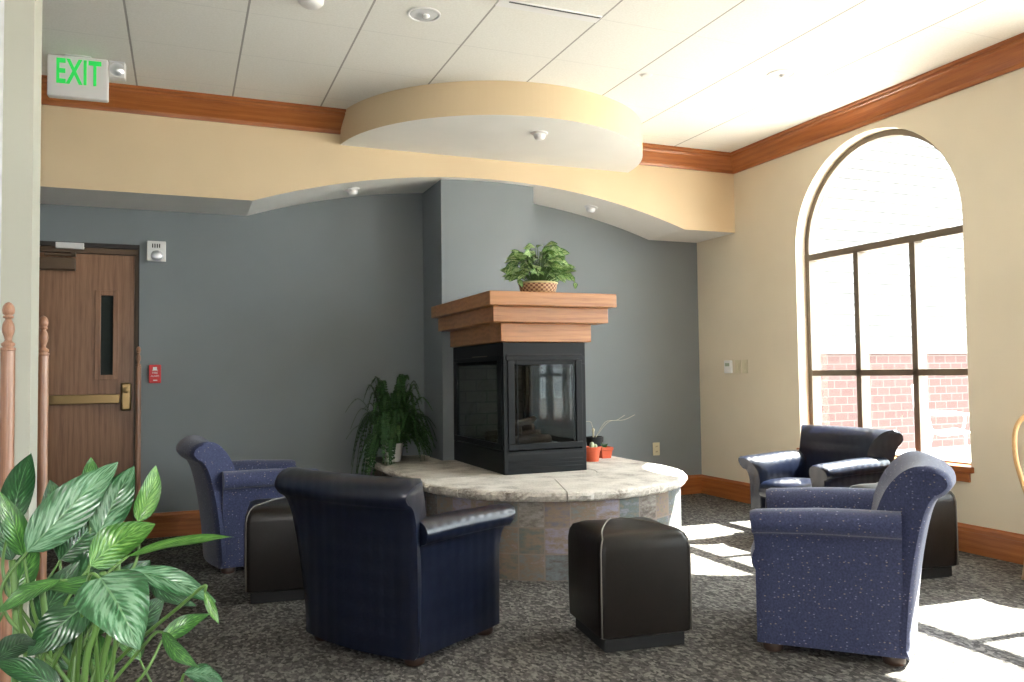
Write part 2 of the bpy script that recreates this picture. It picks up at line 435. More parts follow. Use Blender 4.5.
def window(num, c):
    root = bpy.data.objects.new('window_%d' % num, None); COL.objects.link(root); root.location = (XR, c, WZ0); struct(root)
    f = MB(); N = 30; x0, x1 = .10, .19; R0 = WR-.002; R1 = WR-.045
    H = WSP-WZ0
    # outer arched frame
    def loop(R, zb): return [(-R, zb)] + [(-R*math.cos(PI*i/N), H+R*math.sin(PI*i/N)) for i in range(N+1)] + [(R, zb)]
    A = loop(R0, .0); B = loop(R1, .045)
    for i in range(len(A)):
        j = (i+1) % len(A)
        vs = [(x0, *A[i]), (x0, *A[j]), (x0, *B[j]), (x0, *B[i]), (x1, *A[i]), (x1, *A[j]), (x1, *B[j]), (x1, *B[i])]
        f.add(vs, [(0, 1, 2, 3), (7, 6, 5, 4), (3, 2, 6, 7), (0, 4, 5, 1)])
    o = f.build('window_frame', M['bronze'], root)
    for z0, z1 in ((2.105, 2.158), (1.147, 1.194)):
        q = MB(); q.box(x0, x1, -R1, R1, z0-WZ0, z1-WZ0); q.build('rail', M['bronze'], root, bevel=.003)
    for yc in (.237, -.285):
        q = MB(); q.box(x0, x1, yc-.024, yc+.024, .045, 2.105-WZ0); q.build('mullion', M['bronze'], root, bevel=.003)
    # light-coloured thermal break / glazing bead round each light
    g = MB()
    gp = [(-R1, .045)] + [(-R1*math.cos(PI*i/N), H+R1*math.sin(PI*i/N)) for i in range(N+1)] + [(R1, .045)]
    g.prism(gp, 'x', .150, .156); g.build('pane', M['glass'], root)
    # wooden stool
    s = MB(); s.box(-.03, .10, -WR-.02, WR+.02, -.005, .035); s.build('window_sill', M['trimy'], root, bevel=.006)
    s = MB(); s.box(-.018, .0, -WR+.005, WR-.005, -.065, -.005); s.build('sill_apron', M['trimy'], root, bevel=.003)
for i, c in enumerate(WINS): window(i+1, c)

# back wall (blue) with the door opening
DX0, DX1, DZ = -1.23, -.302, 2.205
b = MB()
b.box(XL-.2, DX0, YB, YB+.2, 0, ZC); b.box(DX0, DX1, YB, YB+.2, DZ, ZC); b.box(DX1, XR, YB, YB+.2, 0, ZC)
struct(b.build('wall_back', M['blue']))
b = MB(); b.box(XL-.15, XL, 3.5, YB, 0, ZC); struct(b.build('wall_left', M['blue']))
# pier and near left wall
b = MB(); b.box(XL-.15, -.505, 3.33, 3.50, 0, ZC); struct(b.build('wall_pier', M['palewall']))
b = MB(); b.box(-.72, -.60, YF, 3.33, 0, ZC); struct(b.build('wall_near_left', M['whitewall']))
b = MB(); b.box(XL-.2, XR, YF-.2, YF, 0, ZC); struct(b.build('wall_front', M['cream']))
b = MB(); b.box(XL-.2, -.72, YF, 3.33, 0, ZC)
# soffit over the alcove, with its shallow arch
AX0, AX1 = .47, 4.184; AC = (AX0+AX1)/2; AH = (AX1-AX0)/2; RISE = .305
AR = (AH*AH+RISE*RISE)/(2*RISE)
def archz(x):
    if x <= AX0 or x >= AX1: return ZSB
    return ZSB + math.sqrt(AR*AR-(x-AC)**2) - (AR-RISE)
xs = [XL, AX0] + [AX0+(AX1-AX0)*i/40 for i in range(1, 40)] + [AX1, XR]
b = MB()
for x0, x1 in zip(xs, xs[1:]):
    z0, z1 = archz(x0), archz(x1)
    b.cur = 0; b.add([(x0, YS, z0), (x1, YS, z1), (x1, YS, ZC), (x0, YS, ZC)], [(0, 1, 2, 3)])
    b.cur = 1; b.add([(x0, YS, z0), (x0, YB, z0), (x1, YB, z1), (x1, YS, z1)], [(0, 1, 2, 3)])
    b.cur = 0; b.add([(x0, YB, z0), (x0, YB, ZC), (x1, YB, ZC), (x1, YB, z1)], [(0, 1, 2, 3)])
struct(b.build('wall_soffit', [M['tan'], M['white']], recalc=False))
# chimney breast
CX0, CX1, CY = 1.919, 2.732, 6.138
b = MB(); b.box(CX0, CX1, CY, YB, 0, 2.79); struct(b.build('wall_chimney', M['blue']))
# ceiling drum over the hearth
DCX, DCY, DR, DZB = 2.355, 6.19, 1.262, 2.945
b = MB(); N = 72; arc = []
a0 = math.asin((YS+.002-DCY)/DR)
for i in range(N+1):
    a = (PI - a0) + (PI + 2*a0)*i/N
    arc.append((DCX+DR*math.cos(a), DCY+DR*math.sin(a)))
for p, q in zip(arc, arc[1:]):
    b.cur = 0; b.add([(*p, DZB), (*q, DZB), (*q, ZC), (*p, ZC)], [(0, 1, 2, 3)])
b.cur = 1; b.add([(*p, DZB) for p in arc], [tuple(range(len(arc)))])
b.cur = 0; b.add([(*arc[0], DZB), (*arc[-1], DZB), (*arc[-1], ZC), (*arc[0], ZC)], [(0, 1, 2, 3)])
struct(b.build('ceiling_drum', [M['tan'], M['white']]))

# crown moulding
crown = [(0, ZCB-.005), (.016, ZCB-.005), (.022, ZCB+.012), (.022, ZCB+.022), (.030, ZCB+.030), (.048, ZCB+.048), (.078, ZCB+.075), (.104, ZCB+.095), (.112, ZCB+.108), (.122, ZCB+.112), (.122, ZCB+.128), (.138, ZCB+.132), (.138, ZC), (0, ZC)]
def crown_run(name, P0, P1, d, m0, m1, mat):    # d = inward normal; m0,m1 = mitre along the run per unit of projection
    b = MB(); P0 = Vector(P0); P1 = Vector(P1); t = (P1-P0).normalized(); d = Vector(d)
    R = []
    for P, mm in ((P0, m0), (P1, m1)):
        R.append([Vector((P.x, P.y, 0)) + d*pr + t*(pr*mm) + Vector((0, 0, z)) for pr, z in crown])
    b.rings(R); return struct(b.build(name, mat))
crown_run('trim_1', (XR, YS, 0), (XR, YF, 0), (-1, 0, 0), 1, 0, M['trimy'])
crown_run('trim_2', (XR, YS, 0), (3.55, YS, 0), (0, -1, 0), 1, 0, M['trim'])
crown_run('trim_3', (1.16, YS, 0), (XL, YS, 0), (0, -1, 0), 0, 0, M['trim'])
# baseboards
bb = [(0, 0), (.018, 0), (.018, .135), (.022, .138), (.022, .160), (.012, .172), (.008, ZBB), (0, ZBB)]
def base_run(name, P0, P1, d, m0, m1, mat):
    b = MB(); P0 = Vector(P0); P1 = Vector(P1); t = (P1-P0).normalized(); d = Vector(d); R = []
    for P, mm in ((P0, m0), (P1, m1)):
        R.append([Vector((P.x, P.y, 0)) + d*pr + t*(pr*mm) + Vector((0, 0, z)) for pr, z in bb])
    b.rings(R); return struct(b.build(name, mat))
base_run('baseboard_right', (XR, YB, 0), (XR, YF, 0), (-1, 0, 0), 1, 0, M['trimy'])
base_run('baseboard_back', (XR, YB, 0), (CX1, YB, 0), (0, -1, 0), 1, 0, M['trim'])
base_run('baseboard_back_left', (CX0, YB, 0), (DX1+.001, YB, 0), (0, -1, 0), 0, 0, M['trim'])

# ------------------------------------------------------------------ door
door = bpy.data.objects.new('door_1', None); COL.objects.link(door); door.location = (DX0, YB, 0); struct(door)
DW = DX1-DX0
b = MB(); b.box(0, DW, .0, .13, DZ-.032, DZ); b.box(0, .02, 0, .13, 0, DZ-.032); b.box(DW-.008, DW, 0, .13, 0, DZ-.032); b.build('recess_lining', M['darkframe'], door)
b = MB(); b.box(.02, DW-.008, .028, .12, DZ-.075, DZ-.032); b.box(.02, .05, .028, .12, 0, DZ-.075); b.box(DW-.034, DW-.008, .028, .12, 0, DZ-.075); b.build('door_frame', M['framebrown'], door, bevel=.003)
b = MB(); LW0, LW1, LZ0, LZ1 = .665, .748, 1.225, 1.82     # glazed slot
b.box(.052, LW0, .045, .09, .01, DZ-.078); b.box(LW1, DW-.036, .045, .09, .01, DZ-.078)
b.box(LW0, LW1, .045, .09, .01, LZ0); b.box(LW0, LW1, .045, .09, LZ1, DZ-.078)
leaf = b.build('door_leaf', M['door'], door)
b = MB()
for (x0, x1, z0, z1) in ((LW0-.038, LW0, LZ0-.038, LZ1+.038), (LW1, LW1+.038, LZ0-.038, LZ1+.038), (LW0, LW1, LZ0-.038, LZ0), (LW0, LW1, LZ1, LZ1+.038)): b.box(x0, x1, .035, .045, z0, z1)
b.build('glazing_trim', M['door'], door, bevel=.004)
b = MB(); b.box(LW0, LW1, .064, .070, LZ0, LZ1); b.build('door_pane', M['darkglass'], door)
b = MB(); b.box(.08, .80, -.012, .022, 1.012, 1.082); bar = b.build('panic_bar', M['brass'], door, bevel=.006)
b = MB(); b.box(.14, .30, -.018, -.012, 1.028, 1.066); b.build('push_pad', M['brass'], bar, bevel=.004)
b = MB(); b.box(.805, .878, -.022, .042, .955, 1.165); lb = b.build('lock_case', M['brass'], door, bevel=.016, seg=3)
b = MB(); b.lathe([(.024, 0), (.024, .012), (.012, .016)], (.842, -.022, 1.11), 16, Matrix.Rotation(PI/2, 4, 'X')); b.build('lock_cylinder', M['brass'], lb, smooth='auto')
b = MB(); b.box(.04, .50, -.035, .035, 1.995, 2.085); b.build('door_closer', M['framebrown'], door, bevel=.008)
b = MB(); b.box(.30, .50, -.02, .0, 2.100, 2.115); b.box(.47, .50, -.02, .04, 2.10, 2.13); b.build('closer_arm', M['framebrown'], door, bevel=.002)
b = MB(); b.box(.37, .555, -.012, .02, 2.155, 2.2); tag(b.build('door_sensor', M['plastic'], None, bevel=.004), 'small white sensor bar above the brown exit door', 'sensor').location = (DX0, YB, 0)
b = MB(); b.box(0, DW, .13, .2, 0, DZ); b.build('rear_panel', M['darkframe'], door)

# ------------------------------------------------------------------ wall fittings
t = thing('fire_alarm', 'white square fire alarm horn strobe on blue wall beside the door', 'alarm', (-.185, YB, 2.16))
b = MB(); b.box(-.066, .066, -.035, 0, -.077, .077); b.build('housing', M['plastic'], t, bevel=.006)
b = MB(); b.lathe([(.044, 0), (.040, .008), (.030, .018), (.012, .022)], (.005, -.035, -.035), 20, Matrix.Rotation(PI/2, 4, 'X')); b.build('strobe_lens', M['chrome'], t, smooth='auto')
b = MB(); [b.box(-.03+i*.016, -.022+i*.016, -.037, -.034, .025, .055) for i in range(4)]; b.build('horn_grille', M['black'], t)
def letters(txt, size, mat, loc, rot, parent, name='lettering', ext=.001, bold=0, sx=1, spc=1):
    cu = bpy.data.curves.new(name, 'FONT'); cu.body = txt; cu.size = size; cu.extrude = ext; cu.align_x = 'CENTER'; cu.align_y = 'CENTER'; cu.offset = bold; cu.space_character = spc
    o = bpy.data.objects.new(name, cu); COL.objects.link(o)
    me = bpy.data.meshes.new_from_object(o); me.name = name
    bpy.data.objects.remove(o); bpy.data.curves.remove(cu)
    me.materials.clear(); me.materials.append(mat)
    o = bpy.data.objects.new(name, me); COL.objects.link(o); o.location = loc; o.rotation_euler = rot; o.parent = parent; o.scale = (sx, 1, 1)
    return o
t = thing('fire_alarm_sign', 'small red fire alarm notice box on blue wall beside the door', 'sign', (-.191, YB, 1.228))
b = MB(); b.box(-.042, .042, -.022, 0, -.069, .069); b.build('panel', M['red'], t, bevel=.005)
b = MB(); b.box(-.014, .014, -.026, -.021, .03, .052); b.box(-.02, .02, -.0235, -.021, .026, .030); b.build('emblem', M['plastic'], t)
letters('FIRE', .022, M['plastic'], (0, -.0225, .008), (PI/2, 0, 0), t)
letters('ALARM', .018, M['plastic'], (0, -.0225, -.016), (PI/2, 0, 0), t)
b = MB(); b.box(-.012, .016, -.0235, -.021, -.052, -.044); b.build('arrow_mark', M['plastic'], t)
t = thing('wall_outlet', 'almond duplex outlet low on the blue wall right of the hearth', 'outlet', (4.222, YB, .455))
b = MB(); b.box(-.038, .038, -.007, 0, -.062, .062); b.build('cover_plate', M['almond'], t, bevel=.003)
for zz in (-.025, .025):
    b = MB(); b.lathe([(.017, 0), (.016, .004)], (0, -.006, zz), 16, Matrix.Rotation(PI/2, 4, 'X')); so = b.build('socket', M['almond'], t)
    b = MB(); b.box(-.008, -.005, -.0115, -.0095, zz-.006, zz+.006); b.box(.005, .008, -.0115, -.0095, zz-.006, zz+.006); b.build('slots', M['black'], so)
t = thing('thermostat', 'small white thermostat on cream wall, leftmost of three wall plates', 'thermostat', (XR, 6.195, 1.235))
b = MB(); b.box(-.024, 0, -.052, .052, -.06, .06); b.build('housing', M['plastic'], t, bevel=.006)
b = MB(); b.box(-.0265, -.0235, -.03, .03, .005, .035); b.build('display', plain('thermostat_display', (.35, .42, .30), .3), t)
for k, (yy, lab) in enumerate(((6.065, 'almond light switch plate in the middle between thermostat and outer switch'), (5.965, 'almond light switch plate nearest the arched window'))):
    t = thing('light_switch', lab, 'light switch', (XR, yy, 1.235), 0)
    b = MB(); b.box(-.007, 0, -.038, .038, -.062, .062); b.build('cover_plate', M['almond'], t, bevel=.003)
    b = MB(); b.box(-.012, -.006, -.016, .016, -.033, .033); b.build('rocker', M['almond'], t, bevel=.002)

# ------------------------------------------------------------------ exit sign
ec = at(78.5, 79, 4.95)
vd = Vector((ec.x, ec.y, 0)).normalized(); rz = math.atan2(vd.y, vd.x) - PI/2 + .0
ek = .99
ex = thing('exit_sign', 'white ceiling-mounted exit sign with green EXIT letters and emergency lamp', 'exit sign', (ec.x, ec.y, ZC), -.06)
zc = (ec.z - ZC)/ek
ex.scale = (ek, ek, ek)
b = MB(); b.box(-.168, .168, -.028, .028, zc-.128, zc+.132); b.build('sign_housing', plain('sign_white', (.78, .74, .74), .4), ex, bevel=.008)
letters('EXIT', .215, M['green_led'], (.004, -.0295, zc+.024), (PI/2, 0, 0), ex, bold=.005, sx=.54, spc=1.08)
b = MB(); b.box(-.075, .075, -.04, .04, zc+.130, 0); b.build('ceiling_canopy', M['plastic'], ex, bevel=.005)
la = MB(); la.box(.170, .263, -.005, .06, zc+.03, zc+.135); lamp = la.build('emergency_lamp', M['plastic'], ex, bevel=.006)
la = MB(); la.lathe([(.044, 0), (.036, -.012), (.020, -.022), (.006, -.026)], (.217, -.006, zc+.083), 20, Matrix.Rotation(PI/2, 4, 'X') @ Matrix.Scale(-1, 4, (0, 0, 1))); la.box(.173, .261, -.012, -.006, zc+.127, zc+.133); la.build('lamp_reflector', M['chrome'], lamp, smooth='auto')
la = MB(); la.lathe([(.003, -.012), (.011, -.008), (.013, 0), (.011, .008), (.003, .012)], (.217, -.018, zc+.083), 12); la.build('bulb', M['plastic'], lamp, smooth=True)

# ------------------------------------------------------------------ ceiling fittings
def downlight(x, y, label):
    t = thing('downlight', label, 'downlight', (x, y, ZC), 0, 'recessed downlights in the tiled ceiling')
    b = MB(); b.lathe([(.092, -.001), (.092, -.006), (.084, -.008), (.078, -.004), (.078, -.001)], n=32); b.build('trim_ring', M['plastic'], t, smooth='auto')
    b = MB(); n = 32; R = []
    for r, z in ((.078, -.004), (.070, -.0035), (.050, -.003), (.02, -.0025)):
        R.append([Vector((r*math.cos(2*PI*i/n), r*math.sin(2*PI*i/n), z + (.0025 if i % 2 else 0))) for i in range(n)])
    b.rings(R); b.build('reflector', M['reflector'], t)
    b = MB(); b.lathe([(.018, -.003), (.020, -.012), (.012, -.020), (.002, -.022)], (.012, 0, 0), 16); b.build('bulb', M['plastic'], t, smooth=True)
downlight(1.223, 4.194, 'recessed chrome downlight in ceiling left of the slot diffuser')
downlight(3.703, 4.216, 'recessed chrome downlight in ceiling towards the right wall')
def eyeball(x, y, z, label, sl=0):
    t = thing('spotlight', label, 'spotlight', (x, y, z), 0, 'small white spotlights above the fireplace alcove'); t.rotation_euler = (0, sl, 0)
    b = MB(); b.lathe([(.062, 0), (.062, -.006), (.050, -.012), (.040, -.012)], n=28); b.build('flange', M['plastic'], t, smooth='auto')
    b = MB(); b.lathe([(.042, -.010), (.042, -.028), (.034, -.044), (.020, -.050), (.004, -.051)], n=24); b.build('lamp_head', M['plastic'], t, smooth='auto')
eyeball(2.40, 5.27, DZB, 'small white spotlight under the round ceiling drum')
eyeball(1.246, 6.35, archz(1.246), 'small white spotlight under the arch, left of the chimney', -.19)
eyeball(3.39, 6.35, archz(3.39), 'small white spotlight under the arch, right of the chimney', .19)
t = thing('smoke_detector', 'round white smoke detector at the top edge of the ceiling', 'smoke detector', (.62, 4.235, ZC))
b = MB(); b.lathe([(.065, 0), (.065, -.018), (.050, -.034), (.020, -.038), (.002, -.038)], n=28); b.build('housing', M['plastic'], t, smooth='auto')
t = thing('sprinkler_cover', 'small flat white sprinkler cover on the ceiling tiles', 'sprinkler', (2.86, 4.55, ZC))
b = MB(); b.lathe([(.035, 0), (.035, -.006), (.028, -.009), (.002, -.009)], n=24); b.build('cap', M['white'], t, smooth='auto')
b = MB(); b.lathe([(.045, 0), (.045, -.002), (.036, -.003)], n=24); b.build('ring', M['plastic'], t)
t = thing('slot_diffuser', 'long white linear slot air diffuser in the ceiling tiles', 'air vent', (1.85, 3.905, ZC))
b = MB(); b.box(-.305, .305, -.04, .04, -.008, 0); b.build('frame', M['plastic'], t, bevel=.002)
b = MB(); b.box(-.25, .298, -.034, -.022, -.0095, -.007); b.build('slot', plain('slot_shadow', (.06, .06, .07), .6), t)
t = thing('return_grille', 'beige air grille at the top left edge of the ceiling', 'air vent', (.02, 4.22, ZC))
b = MB(); b.box(-.29, .29, -.085, .085, -.010, 0); b.build('frame', M['almond'], t, bevel=.003)
for i in range(6):
    b = MB(); b.box(-.27, .27, -.07+i*.025, -.062+i*.025, -.014, -.009); b.build('louvre', plain('louvre_tan', (.42, .34, .22), .5) if i == 0 else bpy.data.materials['louvre_tan'], t)

# ------------------------------------------------------------------ turned posts by the pier and the door
def post(x, y, top, label, r=.021):
    t = thing('turned_post', label, 'post', (x, y, 0), 0, 'turned oak posts')
    b = MB(); b.lathe([(r*1.25, 0), (r*1.25, .05), (r, .07), (r, top-.33), (r*.98, top-.16)], n=20); b.build('shaft', M['post'], t, smooth='auto')
    z = top-.16
    k = r/.021
    pr = [(.0205, 0), (.0225, .004), (.0225, .010), (.015, .013), (.0195, .018), (.0205, .024), (.013, .030), (.010, .036), (.0125, .048), (.017, .060), (.0185, .072), (.0165, .088), (.010, .101), (.009, .105), (.0155, .108), (.0155, .113), (.010, .116), (.0165, .121), (.0182, .132), (.0165, .145), (.010, .155), (.002, .160)]
    b = MB(); b.lathe([(a*k, z+h) for a, h in pr], n=24); b.build('finial', M['post'], t, smooth=True)
post(-.523, 3.03, 1.452, 'turned oak post with finial in front of the pale pier, at left edge')
post(-.512, 3.66, 1.452, 'turned oak post with finial half hidden behind the pale pier')
p3 = at(139.5, 400, 6.15)
post(p3.x, 6.60, 1.435, 'slender dark oak post standing at the right jamb of the exit door', .019)

# ------------------------------------------------------------------ hearth
HX, HY, HR, HZ = 2.335, 5.065, .925, .515
ht = thing('hearth', 'raised curved hearth of pale flagstone over mixed slate tiles', 'hearth', (HX, HY, 0))
# drum: front half circle, straight sides back to the wall
def ushape(R, back, n=64, w=None):
    w = w or R
    pts = [(-w, back)] + [(-R*math.cos(PI*i/n), -R*math.sin(PI*i/n)) for i in range(n+1)] + [(w, back)]
    return pts
BR = .893
P = ushape(BR, YB-HY-.001)
b = MB(); L = 0; zt = HZ-.062
for p, q in zip(P, P[1:]):
    d = math.hypot(q[0]-p[0], q[1]-p[1]); k = 1/.1525
    b.add([(*p, 0), (*q, 0), (*q, zt), (*p, zt)], [(0, 1, 2, 3)], [[(L*k, 0), ((L+d)*k, 0), ((L+d)*k, zt*k), (L*k, zt*k)]]); L += d
b.build('tiled_base', M['slate'], ht, recalc=False)
# slab of several stones with rough pitched edges
cuts = [PI*.0, PI*.165, PI*.40, PI*.655, PI*.84, PI]
# angle a runs from the left side (0) round the front to the right side (pi)
def edge_pt(a, R): return Vector((-R*math.cos(a), -R*math.sin(a)))
rnd = random.Random(3)
def slab(name, outer, inner):
    # outer: list of 2D points on rough edge, inner: closing points
    b = MB(); z0, z1 = HZ-.062, HZ
    rows = [(z0+.004, -.012), (z0+.018, .004), (z0+.038, .010), (z1-.008, .004), (z1, -.010)]
    n = len(outer); R = []
    for z, off in rows:
        ring = []
        for i, p in enumerate(outer):
            nrm = p.normalized() if abs(p.y) > 1e-6 and p.y < 0.02 else Vector((math.copysign(1, p.x), 0))
            o = off + rnd.uniform(-.007, .007)
            if i in (0, n-1): o = off
            q = p + nrm*o; ring.append(Vector((q.x, q.y, z + (rnd.uniform(-.002, .002) if off > 0 else 0))))
        ring += [Vector((q[0], q[1], z)) for q in inner]
        R.append(ring)
    b.rings(R)
    return b.build(name, M['stone'], ht, bevel=0)
g = .004
yback = YB-HY-.002
inR = .34
for a0, a1 in zip(cuts, cuts[1:]):
    n = max(6, int((a1-a0)*HR/.022)); aa0 = a0+g; aa1 = a1-g
    out = [edge_pt(aa0+(aa1-aa0)*i/n, HR) for i in range(n+1)]
    inn = [edge_pt(aa1-(aa1-aa0)*i/6, inR) for i in range(7)]
    slab('flagstone', out, [(p.x, p.y) for p in inn])
n = 60
# straight side stones and centre
for sgn in (-1, 1):
    out = [Vector((sgn*HR, .004 + (yback-.004)*i/60)) for i in range(61)]
    xi = .425 if sgn < 0 else .402
    slab('flagstone', out, [(sgn*xi, yback), (sgn*xi, CY-HY-.004), (sgn*.345, CY-HY-.004), (sgn*.345, .004)])
b = MB(); c = [edge_pt(PI*i/24, inR-.004) for i in range(25)]
b.prism([(-.34, CY-HY-.004)] + [(p.x, p.y) for p in c] + [(.34, CY-HY-.004)], 'z', HZ-.06, HZ-.001); b.build('flagstone', M['stone'], ht)

# ------------------------------------------------------------------ fireplace insert
FX0, FX1, FY0, FY1, FZ0, FZ1 = 2.008, 2.630, 5.052, CY, HZ, 1.412
fp = thing('fireplace', 'black three-sided glass fireplace standing on the flagstone hearth', 'fireplace', (FX0, FY0, FZ0))
FW, FD, FH = FX1-FX0, FY1-FY0-.002, FZ1-FZ0
b = MB(); b.box(0, FW, 0, FD, FH-.15, FH-.002); b.build('hood', M['black'], fp, bevel=.003)
b = MB(); b.box(0, FW, 0, FD, .0005, .155); base = b.build('lower_housing', M['black'], fp, bevel=.003)
for x0, x1, y0, y1 in ((0, .036, 0, .036), (FW-.036, FW, 0, .036), (0, .036, FD-.05, FD), (FW-.036, FW, FD-.05, FD)):
    b = MB(); b.box(x0, x1, y0, y1, .155, FH-.15); b.build('corner_post', M['black'], fp, bevel=.002)
b = MB(); b.box(.036, FW-.036, FD-.03, FD-.012, .155, FH-.15); b.build('firebox_back', M['firebrick'], fp)
# front door panel
b = MB(); y0, y1 = -.010, .012
for x0, x1, z0, z1 in ((.018, FW-.018, FH-.125, FH-.095), (.03, FW-.03, .165, .205), (.03, .078, .205, FH-.125), (FW-.078, FW-.03, .205, FH-.125)): b.box(x0, x1, y0, y1, z0, z1)
fdoor = b.build('front_door', M['black'], fp, bevel=.003)
b = MB(); b.box(.078, FW-.078, .002, .006, .205, FH-.125); b.build('glass_pane', M['fireglass'], fdoor)
b = MB()
for x in (.095, FW-.10): b.box(x, x+.006, -.0125, -.008, .20, FH-.12)
b.box(.078, FW-.078, -.004, .001, FH-.155, FH-.148); b.build('inner_bead', M['black'], fdoor)
b = MB(); b.box(.025, FW-.025, -.006, .01, FH-.090, FH-.080); b.build('hood_strip', M['blackmatte'], fp)
b = MB(); b.box(.025, FW-.025, -.004, .01, .128, .140); b.build('lower_strip', M['blackmatte'], fp)
for z in (.030, .055, .080):
    b = MB(); b.box(.03, FW-.03, -.004, .002, z, z+.012); b.build('lower_louvre', M['black'], base, bevel=.002)
# left and right side doors
for sx, nm in ((-.008, 'side_door'), (FW-.012, 'side_door')):
    b = MB()
    for ya, yb, z0, z1 in ((.03, FD-.04, FH-.125, FH-.095), (.03, FD-.04, .165, .205), (.03, .10, .205, FH-.125), (FD-.11, FD-.04, .205, FH-.125)): b.box(sx, sx+.02, ya, yb, z0, z1)
    sdoor = b.build(nm, M['black'], fp, bevel=.003)
    b = MB(); b.box(sx+.008, sx+.012, .10, FD-.11, .205, FH-.125); b.build('glass_pane', M['fireglass'], sdoor)
    b = MB(); b.box(sx+.002, sx+.006, .30, .62, FH-.092, FH-.086); b.build('vent_slot', M['bronze'], sdoor)
rl = random.Random(5)
for k, (x, y, z, ln, a, r) in enumerate(((.31, .28, .20, .36, .25, .040), (.30, .52, .205, .38, -.3, .045), (.32, .78, .20, .34, .2, .042), (.27, .42, .275, .30, 1.2, .034), (.35, .62, .28, .32, -1.1, .032), (.30, .36, .335, .26, .5, .026))):
    b = MB(); d = Vector((math.cos(a), math.sin(a), rl.uniform(-.08, .12))); c = Vector((x, y, z))
    pts = [c + d*(ln*(i/6-.5)) + Vector((0, 0, rl.uniform(-.008, .008))) for i in range(7)]
    b.tube(pts, [r*.8, r, r*1.08, r*.95, r*1.05, r, r*.75], 10); b.build('gas_log', M['log'], fp, smooth=True)
b = MB(); b.box(.06, FW-.06, .08, FD-.08, .155, .168); b.build('ember_bed', M['soil'], fp)

# mantel shelf
mt_ = thing('mantel_shelf', 'stepped honey oak mantel wrapped round the chimney above the fireplace', 'mantel', (2.32, CY, 1.41))
for (x0, x1, y, z0, z1) in ((1.828, 2.762, 4.822, 1.644, 1.735), (1.885, 2.742, 4.910, 1.540, 1.6435), (1.983, 2.667, 5.024, 1.413, 1.5395)):
    b = MB(); b.box(x0-2.32, x1-2.32, y-CY, -.001, z0-1.41, z1-1.41)
    b.build('tier', M['mantel'], mt_, bevel=.004)

